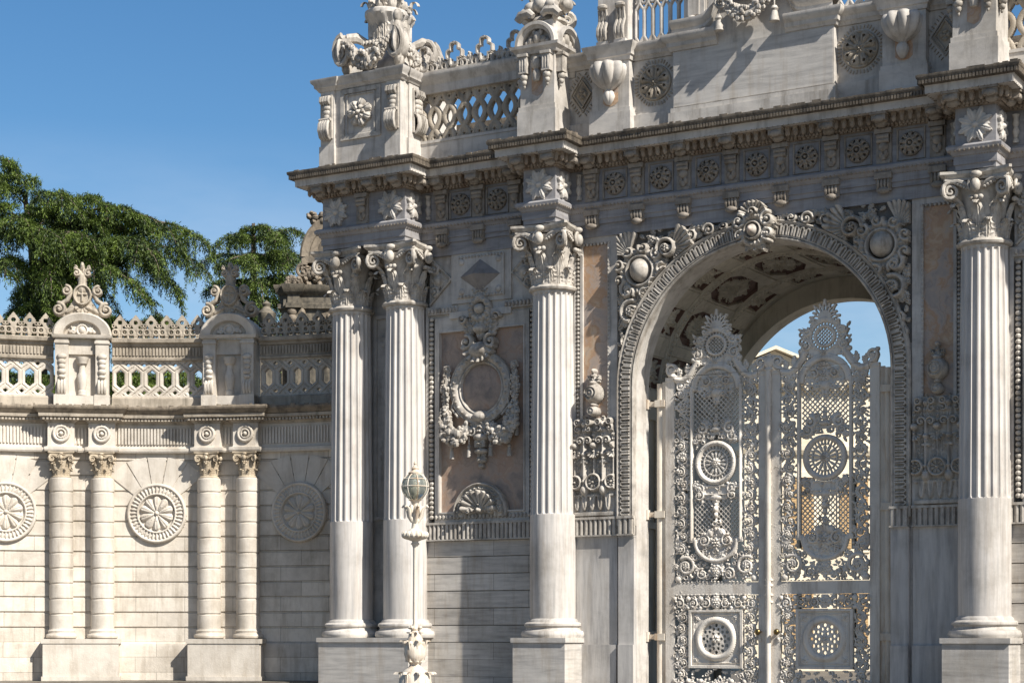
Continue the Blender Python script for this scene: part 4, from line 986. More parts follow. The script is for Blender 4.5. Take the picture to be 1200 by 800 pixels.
for i in range(4):
    sx_, sz_ = [(1, 1), (-1, 1), (-1, -1), (1, -1)][i]
    for t in np.linspace(.06, .94, 7):
        x = xd+sx_*.30*(1-t)+sx_*.03; z = zc+sz_*.40*t+sz_*.03; R_.line([(x, z), (x+sx_*.035, z+sz_*.035)], .015, .03)
R_.H = np.maximum(R_.H, np.where(d < 1, .025, 0)); R_.H = np.maximum(R_.H, np.where((d < 1) & (d > .82), .06, 0)); R_.H = np.maximum(R_.H, np.where((d < 1.3) & (d > 1.12), .03, 0)); R_.petals(xd, zc, .02, .11, 4, .06, rot=pi/4, b=.02); R_.dome(xd, zc, .04, .09)
HALF.append(R_.mesh('diamond_relief', M['limegrey'], gate, front(AW), base=-.01))
xp = C-3.09
b = MB(); b.box(xp-.47, xp+.47, -.27, .3, 11.2, 11.70); b.box(xp-.45, xp+.45, -.25, .3, 11.70, 11.78); b.box(xp-.42, xp+.42, -.22, .3, 11.78, 12.74)
b.sweep([(xp-.42, .2), (xp-.42, -.22), (xp+.42, -.22), (xp+.42, .2)], [(-.1, 12.745), (.03, 12.745), (.05, 12.82), (.08, 12.84), (.09, 12.93), (.15, 13.0), (.17, 13.08), (-.1, 13.10)])
b.box(xp-.34, xp+.34, -.12, .4, 13.09, 14.3); b.box(xp-.40, xp+.40, -.16, .4, 14.3, 14.45)
for x in (xp-.20, xp+.20): 
    b.box(x-.13, x+.13, -.22, -.11, 13.10, 13.20)
ped = part(b, 'bowl_pedestal', M['marble'])
b = MB()
for x in (xp-.20, xp+.20):
    for s_ in (-.08, 0, .08): b.tube([(x+s_, -.20, 13.22), (x+s_, -.25, 13.32), (x+s_, -.24, 13.45), (x+s_, -.15, 13.62), (x+s_, -.20, 13.85)], [.03, .042, .042, .035, .03], 6)
    b.ell((x, -.2, 13.9), .12, .09, .07, 8, 5)
b.build('scroll_console', M['carved'], ped)
b = MB(); b.prism([(xp-.17, 11.92), (xp-.10, 11.86), (xp, 11.84), (xp+.10, 11.86), (xp+.17, 11.92), (xp+.17, 12.5), (xp-.17, 12.5)], -.226, -.21); b.build('breccia_inset', M['orange'], ped)
b = MB()
def bowlmod(r, z, a): return r*(.80+.24*abs(sin(a*4))) if z > .30 else r*(.9+.12*abs(sin(a*3)))
b.lathe([(.0, -.02), (.05, 0), (.10, .08), (.125, .16), (.10, .24), (.07, .28), (.10, .31), (.20, .36), (.31, .46), (.375, .60), (.385, .72), (.35, .80), (.26, .82), (.2, .78), (0, .78)], (xp, -.30, 11.87), 96, mod=bowlmod); b.build('shell_bowl', M['marble'], ped, smooth=60)
# pierced screen over the rosette
def ogee(R_, x0, x1, z0, z1, p, wd, h, amp=.42, half=None):
    """interlaced waves: chains of pointed ovals"""
    n = int(round((x1-x0)/p)); p = (x1-x0)/n; Hh = half or (z1-z0)/2
    zz = np.linspace(z0, z1, 60)
    for k in range(-1, n+2):
        for s_ in (-1, 1):
            P = [(x0+k*p+s_*p*amp*cos(pi*(z-(z0+z1)/2)/Hh), z) for z in zz]; R_.line(P, wd, h)
    return p
x0_, x1_ = C-2.68, C-1.52
R_ = Relief(x0_, x1_, 13.06, 14.4, .011)
n_ = 6; pp = (x1_-x0_)/n_
for k in range(n_+1):
    x = x0_+k*pp; R_.line([(x, 13.28), (x, 13.80)], .034, .03); R_.line([(x, 13.28), (x+pp/2, 13.13)], .03, .03); R_.line([(x, 13.28), (x-pp/2, 13.13)], .03, .03); R_.line([(x, 13.80), (x+pp/2, 13.95)], .03, .03); R_.line([(x, 13.80), (x-pp/2, 13.95)], .03, .03)
    R_.line([(x+pp/2, 13.95), (x+pp/2, 14.3)], .034, .03); R_.ring(x, 13.14, .05, .03, .02); R_.ring(x, 14.0, .05, .03, .02)
R_.rect(x0_, x1_, 13.06, 13.11, .04); R_.rect(x0_, x1_, 14.28, 14.4, .04)
HALF.append(R_.mesh('pierced_screen', M['marble'], gate, front(.10), thick=.06, smooth=40))
b = MB(); b.box(C-1.52, C-1.08, -.06, .02, 13.07, 14.3); b.ell((C-1.3, -.16, 13.32), .12, .10, .11, 10, 6); b.lathe([(.0, 0), (.05, .03), (.06, .08), (.04, .12)], (C-1.3, -.16, 13.12), 10); b.box(C-1.42, C-1.18, -.09, -.05, 13.45, 14.2); part(b, 'small_pilaster', M['marble'])
b = MB(); b.box(C-1.40, C-1.20, -.066, -.055, 13.12, 13.5); part(b, 'breccia_inset', M['orange'])

# ---------------- pedestal over the single column
b = MB()
b.box(-.45, .45, -.72, .30, 11.2, 11.86); b.box(-.43, .43, -.70, .30, 11.86, 11.96); b.box(-.40, .40, -.67, .30, 11.96, 13.02)
b.sweep([(-.46, .28), (-.46, -.73), (.46, -.73), (.46, .28)], [(-.1, 13.022), (.0, 13.022), (.03, 13.06), (.04, 13.09), (.10, 13.13), (.11, 13.19), (-.1, 13.20)])
b.box(-.34, .34, -.6, .25, 13.19, 13.72); 
ped3 = part(b, 'arched_pedestal', M['marble'])
def hood(b, cx, cy, ax, nx, r, z, dep):
    # half ring hood standing on z, axis direction ax in plan, outward normal nx
    ax = np.array(ax, float); nx = np.array(nx, float); N = 18; pf = [(r*.70, .0), (r*.70, dep*.6), (r*.80, dep*.75), (r*.84, dep), (r*.97, dep), (r, dep*.8), (r, -.15)]
    v = []
    for i in range(N+1):
        a = pi*i/N
        for q, d in pf: p = np.array([cx, cy])+ax*q*cos(a)+nx*d; v.append((p[0], p[1], z+q*sin(a)))
    m = len(pf); b.add(v, [(i*m+k, i*m+k+1, (i+1)*m+k+1, (i+1)*m+k) for i in range(N) for k in range(m-1)])
b = MB(); hood(b, 0, -.62, (1, 0), (0, -1), .48, 13.20, .18); hood(b, .36, -.2, (0, 1), (1, 0), .44, 13.20, .18); hood(b, -.36, -.2, (0, 1), (-1, 0), .44, 13.20, .18)
b.build('arched_hood', M['marble'], ped3)
b = MB()
for cx, cy, ux in ((0, -.66, (1, 0, 0)), (.40, -.2, (0, 1, 0))):
    b.ell((cx, cy, 13.36), .10, .10, .14, 9, 6)
    u = np.array(ux)
    for sg in (-1, 1):
        b.ell(np.array([cx, cy, 13.30])+u*sg*.14, .08, .08, .10, 8, 5); b.ell(np.array([cx, cy, 13.26])+u*sg*.24, .06, .06, .07, 8, 5); b.ell(np.array([cx, cy, 13.47])+u*sg*.08, .05, .05, .07, 8, 5)
b.build('hood_carving', M['carved'], ped3)
b = MB()
for x, y, n in ((-.27, -.67, (0, -1)), (.27, -.67, (0, -1)), (.40, -.50, (1, 0)), (.40, .05, (1, 0)), (-.40, -.5, (-1, 0))):
    n = np.array(n, float); d = np.array([n[1], -n[0]]); c_ = np.array([x, y])
    b.obox(c_+n*.09, d, n, .115, .09, 12.96, 13.02); b.obox(c_+n*.075, d, n, .095, .075, 12.62, 12.96)
    for s_ in (-.06, 0, .06): b.ell((*(c_+n*.15+d*s_), 12.80), .02, .02, .15, 6, 4, d, n)
    b.ell((*(c_+n*.08), 12.55), .085, .085, .08, 8, 5); b.ell((*(c_+n*.07), 12.45), .06, .06, .07, 8, 5); b.ell((*(c_+n*.06), 12.37), .03, .03, .05, 7, 4)
b.build('fluted_console', M['carved'], ped3)
b = MB(); b.prism([(-.13, 12.22), (0, 12.15), (.13, 12.22), (.13, 12.75), (-.13, 12.75)], -.674, -.66); b.build('breccia_inset', M['orange'], ped3)
b = MB(); b.lathe([(0, 0), (.07, .02), (.10, .14), (.08, .22), (.05, .26), (.09, .30), (.11, .42), (.08, .50), (0, .52)], (0, -.70, 12.44), 14); b.build('carved_drop', M['carved'], ped3)
# scrolled finial on it
b = MB()
b.lathe([(.34, 13.72), (.40, 13.76), (.38, 13.82), (.26, 13.9), (.24, 14.1), (.32, 14.3), (.30, 14.6), (.1, 14.8), (0, 14.8)], (0, -.2, 0), 20)
for sx_, sy_ in ((-1, -1), (1, -1), (1, 1), (-1, 1)):
    a = atan2(sy_, sx_); u = (cos(a), sin(a), 0); c_ = (cos(a)*.42, -.2+sin(a)*.42, 13.86)
    spiral3(b, c_, u, .16, 1.8, -1, pi/2, .07); b.tube([(cos(a)*.40, -.2+sin(a)*.40, 14.02), (cos(a)*.25, -.2+sin(a)*.25, 14.15), (cos(a)*.22, -.2+sin(a)*.22, 14.45), (cos(a)*.36, -.2+sin(a)*.36, 14.6)], [.07, .10, .09, .06], 8)
    acanthus_c = MB(); acanthus(acanthus_c, (.28, 0), a, .5, .16, .12, .1); b.add([(p[0], p[1]-.2, p[2]+13.74) for p in acanthus_c.v], acanthus_c.f)
for sx_ in (-1, 1): b.tube([(sx_*.50, -.62, 13.78), (sx_*.40, -.64, 13.88), (sx_*.2, -.66, 13.90), (sx_*.1, -.66, 13.82)], [.08, .10, .09, .06], 8); b.ell((sx_*.24, -.5, 14.05), .16, .14, .12, 9, 6)
b.ell((0, -.52, 14.08), .17, .14, .17, 10, 7); b.ell((.42, -.2, 14.1), .15, .17, .15, 9, 6)
b.build('scrolled_finial', M['carved'], ped3)

# ---------------- corner pedestal over the paired columns
b = MB(); xa, xb_ = -5.445, -3.365
b.box(xa, xb_, -.66, 1.6, 11.2, 13.0)
for x in (xa-.03, xb_-.40+.03): b.box(x, x+.40, -.74, -.5, 11.2, 11.80); b.box(x+.02, x+.38, -.71, -.5, 11.80, 13.0)
b.box(xb_-.03, xb_+.06, -.45, .30, 11.2, 11.80); b.box(xb_-.03, xb_+.035, -.40, .25, 11.8, 13.0)
b.sweep([(xa, 1.5), (xa, -.66), (xa+.40, -.66), (xb_-.40, -.66), (xb_, -.66), (xb_, 1.5)], [(-.1, 13.003), (.02, 13.003), (.05, 13.05), (.09, 13.08), (.10, 13.14), (.15, 13.19), (.16, 13.26), (-.1, 13.27)])
b.sweep([(xa-.03, -.6), (xa-.03, -.71), (xa+.37, -.71), (xa+.37, -.6)], [(-.05, 13.002), (.02, 13.002), (.05, 13.05), (.09, 13.08), (.10, 13.14), (.15, 13.19), (.16, 13.255), (-.05, 13.265)])
b.sweep([(xb_-.37, -.6), (xb_-.37, -.71), (xb_+.03, -.71), (xb_+.03, -.6)], [(-.05, 13.002), (.02, 13.002), (.05, 13.05), (.09, 13.08), (.10, 13.14), (.15, 13.19), (.16, 13.255), (-.05, 13.265)])
b.sweep([(xb_, -.42), (xb_+.035, -.42), (xb_+.035, .27), (xb_, .27)], [(-.05, 13.001), (.02, 13.001), (.05, 13.05), (.09, 13.08), (.10, 13.14), (.15, 13.19), (.16, 13.25), (-.05, 13.262)])
R_ = None
pedc = part(b, 'corner_pedestal', M['marble'])
def scroll_bracket(b, c, n):
    n = np.array(n, float); d = np.array([-n[1], n[0]]); c = np.array(c, float)
    def P(s, o, z): q = c+d*s+n*o; return (q[0], q[1], z)
    b.obox(c+n*.02, d, n, .15, .03, 11.95, 12.90)
    for s_ in (-.10, -.033, .033, .10):
        b.tube([P(s_, .03, 12.86), P(s_, .11, 12.84), P(s_, .12, 12.76), P(s_, .07, 12.70)], [.03, .042, .042, .03], 6)
        b.tube([P(s_, .06, 12.38), P(s_, .15, 12.26), P(s_, .17, 12.12), P(s_, .12, 11.98), P(s_, .05, 11.93)], [.03, .045, .048, .042, .03], 6)
    for z, r in ((12.62, .12), (12.52, .10), (12.43, .08)): b.ell(P(0, .05, z), r, r*.6, .075, 9, 5, d, n)
    b.tube([P(-.15, .09, 12.36), P(.15, .09, 12.36)], .04, 7)
b = MB(); scroll_bracket(b, (xa+.17, -.71), (0, -1)); scroll_bracket(b, (xb_-.17, -.71), (0, -1)); b.build('scroll_bracket', M['carved'], pedc)
b = MB(); scroll_bracket(b, (xb_+.03, -.07), (1, 0)); scroll_bracket(b, (xb_+.03, -.13), (1, 0)); b.build('scroll_bracket', M['carved'], pedc)
xm = (xa+xb_)/2
R_ = Relief(xm-.55, xm+.55, 11.85, 13.0, .012); R_.frame(xm-.53, xm+.53, 11.87, 12.98, .10, .04); R_.frame(xm-.38, xm+.38, 11.98, 12.86, .035, .03); R_.petals(xm, 12.42, .06, .31, 7, .14); R_.petals(xm, 12.42, .03, .17, 6, .17, rot=.4); R_.dome(xm, 12.42, .07, .2)
R_.mesh('flower_panel', M['carved'], pedc, front(-.66), base=-.01)
# ---------------- pierced balustrade of the attic
xa, xb_ = -3.40, -.36
b = MB(); b.box(xa, xb_, .03, .35, 11.2, 11.80); b.box(xa, xb_, .01, .37, 11.74, 11.80)
b.box(xa, xb_, .03, .33, 12.82, 13.0); b.sweep([(xa, .03), (xb_, .03)], [(-.3, 13.0), (.0, 13.0), (.03, 13.05), (.05, 13.08), (.10, 13.14), (.12, 13.20), (.12, 13.25), (-.3, 13.26)])
bal = part(b, 'attic_balustrade', M['marble'])
R_ = Relief(xa, xb_, 11.79, 12.83, .011)
p_ = ogee(R_, xa, xb_, 11.80, 12.82, .36, .060, .05, .36, .51)
n_ = int(round((xb_-xa)/p_))
for k in range(n_+1):
    for s_ in (0, .5):
        x = xa+(k+s_)*p_
        for z in (11.88, 12.74): R_.ring(x, z, .05, .03, .04)
    x = xa+(k+.5)*p_
R_.rect(xa, xb_, 11.79, 11.84, .045); R_.rect(xa, xb_, 12.78, 12.83, .045)
R_.mesh('pierced_lattice', M['limegrey'], bal, front(.16), thick=.07, smooth=40)
def cresting(R_, x0, x1, z0, p, k=1.):
    n = int((x1-x0)/p); p = (x1-x0)/n
    R_.rect(x0, x1, z0, z0+.05*k, .05)
    for i in range(n):
        x = x0+(i+.5)*p
        if i % 2 == 0:
            dx = np.abs(R_.X-x)/k; dz = np.abs(R_.Z-(z0+.30*k))/k
            q1 = np.hypot(np.maximum(dx-.035, 0), np.maximum(dz-.17, 0)); q2 = np.hypot(np.maximum(dx-.115, 0), np.maximum(dz-.04, 0)); q = np.minimum(q1, q2)
            R_.H = np.maximum(R_.H, np.where((q > .028) & (q < .068), .07, 0)); R_.line([(x, z0+.12*k), (x, z0+.03)], .05*k, .05); R_.dome(x, z0+.56*k, .045*k, .08, .07*k); R_.leaf(x-.02, z0+.02, 2.2, .15*k, .04*k, .06, 2); R_.leaf(x+.02, z0+.02, .94, .15*k, .04*k, .06, 2)
        else:
            R_.leaf(x, z0+.06*k, pi/2, .26*k, .08*k, .07, 3); R_.leaf(x, z0+.08*k, pi/2+.7, .22*k, .06*k, .06, 3); R_.leaf(x, z0+.08*k, pi/2-.7, .22*k, .06*k, .06, 3)
        for sg in (-1, 1): R_.ring(x+sg*p*.36, z0+.10*k, .07*k, .03*k, .05)
R_ = Relief(xa, xb_, 13.24, 13.86, .010); cresting(R_, xa, xb_, 13.255, .36, 1.12)
R_.mesh('cresting', M['carved'], bal, front(.06), thick=.07, smooth=40)
# ---------------- mirror the left half
for o in HALF: mirror(o, gate, C)

# ---------------- urn groups over the corner pedestals
def urn(x, label):
    u = empty('stone_urn', (x, .05, 13.27), label, 'urn')
    y = .05
    b = MB(); s = .62
    b.box(x-.80, x+.80, y-.60, y+.60, 13.27, 13.36)
    v = []
    prof_ = [(.78, 13.36), (.74, 13.44), (.60, 13.60), (.52, 13.76), (.50, 13.86), (.56, 13.90), (.56, 13.95), (.44, 13.98), (.40, 14.05)]
    for r, z in prof_: v += [(x-r, y-r*.8, z), (x+r, y-r*.8, z), (x+r, y+r*.8, z), (x-r, y+r*.8, z)]
    f = [(k*4+i, k*4+(i+1) % 4, k*4+4+(i+1) % 4, k*4+4+i) for k in range(len(prof_)-1) for i in range(4)]+[(32, 33, 34, 35)]
    b.add(v, f); b.box(x-.42, x+.42, y-.34, y+.34, 14.04, 14.36)
    b.build('urn_foot', M['marble'], u)
    b = MB()
    for sx_, sy_ in ((-1, -1), (1, -1), (1, 1), (-1, 1)):
        c_ = np.array([x+sx_*.86, y+sy_*.62, 13.72])
        b.tube([c_+np.array([-sx_*.05, sy_*.16, 0]), c_-np.array([-sx_*.05, sy_*.12, 0])], .25, 16)
        spiral3(b, c_+np.array([0, -.19, 0]), (1, 0, 0), .29, 1.9, -sx_, pi/2, .06)
        spiral3(b, c_+np.array([.06*sx_, 0, 0])+np.array([0, 0, 0]), (0, 1, 0), .29, 1.9, -sy_, pi/2, .06)
        b.tube([c_+np.array([0, 0, .27]), c_+np.array([-sx_*.2, -sy_*.15, .30]), c_+np.array([-sx_*.40, -sy_*.30, .22])], [.09, .10, .07], 8)
        b.ell(c_+np.array([0, 0, -.27]), .14, .13, .14, 8, 5)
    for i in range(9): b.ell((x-.45+.11*i, y-.47, 13.90), .04, .05, .05, 6, 4)
    b.build('corner_volute', M['carved'], u)
    b = MB(); rr = random.Random(4)
    garland(b, [(x-.68+1.36*i/8, y-.82, 13.78-.32*sin(pi*i/8)) for i in range(9)], .17, rr, 4)
    garland(b, [(x+1.0, y-.52+1.04*i/8, 13.78-.32*sin(pi*i/8)) for i in range(9)], .17, rr, 4)
    for dx, dy in ((.92, -.74),): b.ell((x+dx, y+dy, 13.86), .15, .15, .30, 9, 6); b.ell((x+dx, y+dy, 13.52), .10, .10, .16, 8, 5); b.ell((x+dx, y+dy, 14.18), .12, .12, .14, 8, 5)
    b.build('fruit_garland', M['carved'], u)
    b = MB()
    for a in np.arange(4)*pi/2:
        for da, H_ in ((-.35, .42), (.0, .5), (.35, .42)):
            q = MB(); acanthus(q, (.50, 0), a+da, H_, .23, .04, .08); b.add([(p[0]+x, p[1]*.85+y, p[2]+13.97) for p in q.v], q.f)
    b.build('leaf_collar', M['carved'], u)
    b = MB(); b.lathe([(.3, 14.18), (.42, 14.20), (.47, 14.25), (.56, 14.34), (.62, 14.40), (.62, 14.46), (.55, 14.50), (0, 14.50)], (x, y, 0), 72, mod=lambda r, z, a: r*(.9+.14*abs(sin(a*7))) if 14.19 < z < 14.38 else r)
    b.build('bowl', M['marble'], u)
    b = MB()
    for k, (n_, r_, z_) in enumerate(((9, .43, 14.58), (6, .25, 14.72), (1, 0, 14.86))):
        for i in range(n_):
            a = 2*pi*i/n_+k; c_ = (x+r_*cos(a), y+r_*sin(a), z_); b.ell(c_, .13, .13, .11, 9, 6)
            for j in range(5): b.ell((c_[0]+.085*cos(j*1.257), c_[1]+.085*sin(j*1.257), c_[2]+.02), .06, .06, .075, 6, 4)
    for i in range(8):
        a = 2*pi*i/8+.4; q = MB(); acanthus(q, (.46, 0), a, .20, .12, .12, .10); b.add([(p[0]+x, p[1]+y, p[2]+14.44) for p in q.v], q.f)
    b.build('flower_heap', M['carved'], u)
    return u
uo = urn(-4.50, 'carved stone urn with garlands and a flower bowl on the corner of the gate attic')

for ch in uo.children: ch.data.transform(Matrix.Diagonal((.80, 1.08, 1.22, 1)))
uo.location = (-4.20, .16, 13.27)

# ---------------- iron leaves of the gate
YL = .75
def leaf_mesh(uroot, lx):
    """lx = x of the leaf centre"""
    hw = 1.13; Z0 = -.12; rnd = random.Random(21)
    R_ = Relief(-hw, hw, Z0, 7.72, .0105)
    X, Z = R_.X, R_.Z
    # --- pierced scroll work of the side strips and of the field below
    def filigree(x0, x1, z0, z1, n, seed, h=.05):
        rr = random.Random(seed)
        for _ in range(n):
            x, z = rr.uniform(x0, x1), rr.uniform(z0, z1); a = rr.uniform(0, 6.28); k = rr.random()
            if k < .62: R_.leaf(x, z, a, rr.uniform(.09, .16), rr.uniform(.025, .042), h*rr.uniform(.8, 1.4), 3)
            elif k < .82: R_.ring(x, z, rr.uniform(.028, .045), .016, h*1.1)
            else: R_.dome(x, z, rr.uniform(.018, .034), h*1.4)
    def strip(xc, w, z0, z1, seed):
        rr = random.Random(seed); per = w*3.0; nk = max(2, int(round((z1-z0)/(per/2)))); hp = (z1-z0)/nk
        zz = np.linspace(z0, z1, nk*14); R_.line([(xc+w*.62*cos(pi*(z-z0)/hp), z) for z in zz], w*.10, .05)
        for k in range(nk):
            z = z0+(k+.5)*hp; sg = 1 if k % 2 == 0 else -1; z_ = z0+(k+.0)*hp
            for zc_, s_ in ((z_, sg),):
                cx = xc-s_*w*.18
                R_.spiral(cx, zc_, w*.55, pi/2*s_, 1.5, -s_, w*.11, .06); R_.petals(cx, zc_, 0, w*.30, 6, .085); 
                for q in range(6):
                    a = q*1.05+rr.uniform(-.2, .2); R_.leaf(cx+cos(a)*w*.5, zc_+sin(a)*w*.5, a-s_*.8, w*.62, w*.19, .06, 3)
            R_.leaf(xc, z, pi/2+sg*.7, w*.9, w*.22, .065, 4); R_.leaf(xc, z, -pi/2+sg*.6, w*.8, w*.2, .06, 4)
        filigree(xc-w*.95, xc+w*.95, z0, z1, int((z1-z0)*46), seed)
    for sg in (-1, 1):
        strip(sg*.75, .175, 2.80, 6.26, 5+sg); strip(sg*.75, .165, .25, 1.65, 8+sg); filigree(min(sg*.04, sg*.90), max(sg*.04, sg*.90), 2.16, 2.80, 95, 31+sg); filigree(min(sg*.02, sg*.90), max(sg*.02, sg*.90), -.08, .38, 46, 41+sg); filigree(min(sg*.02, sg*.90), max(sg*.02, sg*.90), 1.58, 1.86, 40, 51+sg)
        # big scrolls of the lower field
        R_.scroll(sg*.66, 2.46, .27, pi/2-sg*.6, sg, .07, 6); R_.scroll(sg*.30, 2.30, .16, pi/2, -sg, .07, 4); R_.dome(sg*.84, 2.2, .08, .08); R_.leaf(sg*.86, 2.75, pi/2, .4, .09, .07, 4); R_.leaf(sg*.45, 2.82, pi/2+sg*.8, .3, .1, .07, 4); R_.leaf(sg*.85, 2.3, pi/2+sg*.2, .2, .07, .07, 3)
        for zz in (.02, 1.70):
            for x in (.22, .50, .80): R_.scroll(sg*x, zz, .135, pi/2*(1 if zz > 1 else -1), sg, .065, 5); R_.dome(sg*(x+.12), zz+.10, .06, .07); R_.dome(sg*(x+.12), zz-.09, .05, .07)
    R_.rosette(0, 1.72, .13, .08, 6); R_.leaf(0, 1.72, pi/2, .2, .1, .08, 3); R_.rosette(0, .04, .13, .08, 6)
    R_.leaf(0, 2.55, -pi/2, .38, .16, .09, 5); R_.shell(0, 2.32, .16, 0, pi, 6, .08); R_.rosette(0, 2.36, .12, .1, 6)
    # --- centre: diagonal lattice
    cen = (np.abs(X) < .48)
    ph = .105
    lat = (np.abs(((X+Z) / ph) % 1-.5) < .185) | (np.abs(((X-Z) / ph) % 1-.5) < .185)
    R_.H = np.where(cen & (Z > 3.02) & (Z < 3.95) & lat, .022, R_.H); R_.H = np.where(cen & (Z > 5.18) & (Z < 6.12) & lat, .022, R_.H)
    m = (X/.42)**2+((Z-3.0)/.42)**2 < 1
    R_.H = np.where(m & (Z < 3.05), np.maximum(R_.H, .012), R_.H)
    # U shaped foot of the centre panel
    R_.cut((((X/.46)**2+((Z-2.98)/.42)**2 > 1) & (np.abs(X) < .50) & (Z < 2.96) & (Z > 2.52) & (R_.H < .03)))
    P = [(.46*cos(a), 2.98+.42*sin(a)) for a in np.linspace(pi, 2*pi, 24)]; R_.line(P, .045, .075)
    R_.rosette(0, 2.93, .16, .10, 6); 
    for sg in (-1, 1): R_.scroll(sg*.25, 2.98, .17, 1.5, sg, .08, 4); R_.leaf(sg*.08, 2.78, -pi/2+sg*.5, .25, .09, .07, 3); R_.dome(sg*.12, 3.14, .09, .09)
    filigree(-.34, .34, 2.66, 3.02, 40, 95, .05)
    R_.shell(0, 3.02, .22, .3, pi-.3, 7, .09)
    # bust-like trophy in lattice
    R_.dome(0, 3.62, .055, .12, .075); R_.dome(0, 3.50, .045, .10, .06); filigree(-.12, .12, 3.3, 3.85, 14, 78, .07); filigree(-.4, .4, 3.0, 3.12, 16, 79, .06); R_.leaf(0, 3.66, pi/2, .24, .08, .09, 4); R_.leaf(0, 3.44, -pi/2, .28, .06, .08, 3); R_.dome(0, 3.85, .14, .09, .07)
    for sg in (-1, 1): R_.scroll(sg*.36, 3.90, .14, 1, sg, .08, 4); R_.leaf(sg*.1, 3.84, pi/2-sg*1.2, .25, .08, .07, 3)
    # tablet and medallion
    R_.rect(-.24, .24, 3.92, 4.08, .03); R_.frame(-.26, .26, 3.90, 4.10, .03, .06)
    zc = 4.56; w = np.hypot(X, Z-zc)
    R_.H = np.where(w < .46, .0, R_.H)
    R_.ring(0, zc, .40, .06, .085, n=0); R_.ring(0, zc, .40, .03, .11, n=70, amp=.5); R_.petals(0, zc, .07, .245, 14, .05); fr_m = np.abs(((np.arctan2(Z-zc, X)*14/(2*pi)) % 1)*2-1); R_.H = np.where((w < .24) & (w > .11) & (fr_m > .70), 0, R_.H); R_.H = np.where((w > .245) & (w < .275), .05, R_.H); R_.rosette(0, zc, .10, .09, 7)
    for i in range(28):
        a = 2*pi*i/28; R_.line([(.27*cos(a), zc+.27*sin(a)), (.35*cos(a), zc+.35*sin(a))], .017, .03, .026)
    for sg in (-1, 1):
        for zz, s2 in ((5.10, 1), (4.04, -1)):
            R_.scroll(sg*.36, zz, .15, pi/2*s2, sg*s2, .075, 4); R_.leaf(sg*.22, zz, pi/2-sg*pi/2*1.0+ (0 if sg < 0 else 0), .22, .09, .07, 3)
        R_.spiral(sg*.45, 4.56+.46, .06, 0, 1.2, sg, .03, .07); R_.spiral(sg*.45, 4.56-.46, .06, 0, 1.2, -sg, .03, .07)
    R_.rect(-.46, .46, 5.12, 5.19, .03)
    # figure trophy on the upper lattice
    R_.dome(0, 5.42, .035, .09, .05); R_.dome(0, 5.34, .06, .10, .07); R_.dome(0, 5.24, .11, .10, .06); filigree(-.46, .46, 4.93, 5.20, 40, 91, .055); filigree(-.46, .46, 4.0, 4.20, 34, 92, .055); R_.H = np.where(np.hypot(X, Z-4.56) < .46, np.where(np.hypot(X, Z-4.56) > .34, R_.H, R_.H), R_.H); filigree(-.25, .25, 5.2, 5.4, 14, 77, .06); R_.leaf(-.1, 5.25, 2.4, .3, .1, .08, 3); R_.leaf(.1, 5.25, .74, .3, .1, .08, 3); R_.leaf(0, 5.46, pi/2, .12, .04, .08, 2)
    for sg in (-1, 1): R_.spiral(sg*.30, 5.26, .12, pi/2, 1.4, sg, .035, .08)
    # head of the centre panel, carved tympanum
    w = np.hypot(X/1.05, Z-6.08)
    R_.H = np.where((w < .40) & (Z > 6.05), np.maximum(R_.H, .012), R_.H)
    R_.rosette(0, 6.18, .13, .08, 6)
    for sg in (-1, 1): R_.scroll(sg*.22, 6.22, .13, 1, sg, .075, 4); R_.leaf(sg*.05, 6.05, -pi/2+sg*.9, .28, .09, .08, 4)
    filigree(-.34, .34, 5.92, 6.40, 40, 80, .06); R_.leaf(0, 6.08, -pi/2, .38, .10, .09, 4); R_.dome(0, 5.98, .10, .11); R_.shell(0, 6.28, .16, .2, pi-.2, 7, .08)
    P = [(.46*cos(a)*1.05, 6.08+.44*sin(a)) for a in np.linspace(pi, 0, 26)]; R_.line(P, .055, .08); P = [(.53*cos(a), 6.08+.50*sin(a)) for a in np.linspace(pi, 0, 26)]; R_.line(P, .03, .06)
    # plain bars beside the centre
    for sg in (-1, 1):
        R_.rect(min(sg*.50, sg*.58), max(sg*.50, sg*.58), 3.02, 6.12, .05); R_.line([(sg*.54, 3.0), (sg*.54, 6.12)], .032, .085); R_.rect(min(sg*.46, sg*.60), max(sg*.46, sg*.60), 2.94, 3.04, .065)
    # stiles, rails
    for sg in (-1, 1): R_.rect(min(sg*.92, sg*hw), max(sg*.92, sg*hw), Z0, 6.30, .035)
    R_.rect(-hw, hw, 1.87, 2.13, .035); R_.rect(-hw, hw, Z0, Z0+.03, .035)
    for zz in (2.13, 1.87):
        for i in range(22): R_.dome(-.92+.084*(i+.5), zz, .03, .05)
    # lower square with pierced rose
    R_.rect(-.58, .58, .40, 1.56, .02); R_.frame(-.60, .60, .38, 1.58, .06, .07); R_.frame(-.50, .50, .48, 1.48, .02, .04)
    zc = .98; w = np.hypot(X, Z-zc)
    for sx_ in (-1, 1):
        for sz_ in (-1, 1): R_.rosette(sx_*.43, zc+sz_*.43, .09, .06, 5); R_.leaf(sx_*.36, zc+sz_*.46, pi/2-sx_*pi/2, .16, .05, .05, 3); R_.leaf(sx_*.46, zc+sz_*.36, -sz_*pi/2, .14, .05, .05, 3)
    R_.H = np.where(w < .44, 0, R_.H); R_.ring(0, zc, .385, .07, .085); R_.ring(0, zc, .44, .025, .06, n=60, amp=.5)
    R_.H = np.where(w < .33, .045-.03*(w/.33)**2, R_.H)
    for n_, rr, hr, of in ((6, .12, .024, 0), (12, .20, .026, .26), (12, .275, .03, 0)):
        for i in range(n_): a = 2*pi*i/n_+of; R_.disc(rr*cos(a), zc+rr*sin(a), hr, 0, cut=True)
    R_.petals(0, zc, 0, .085, 6, .09)
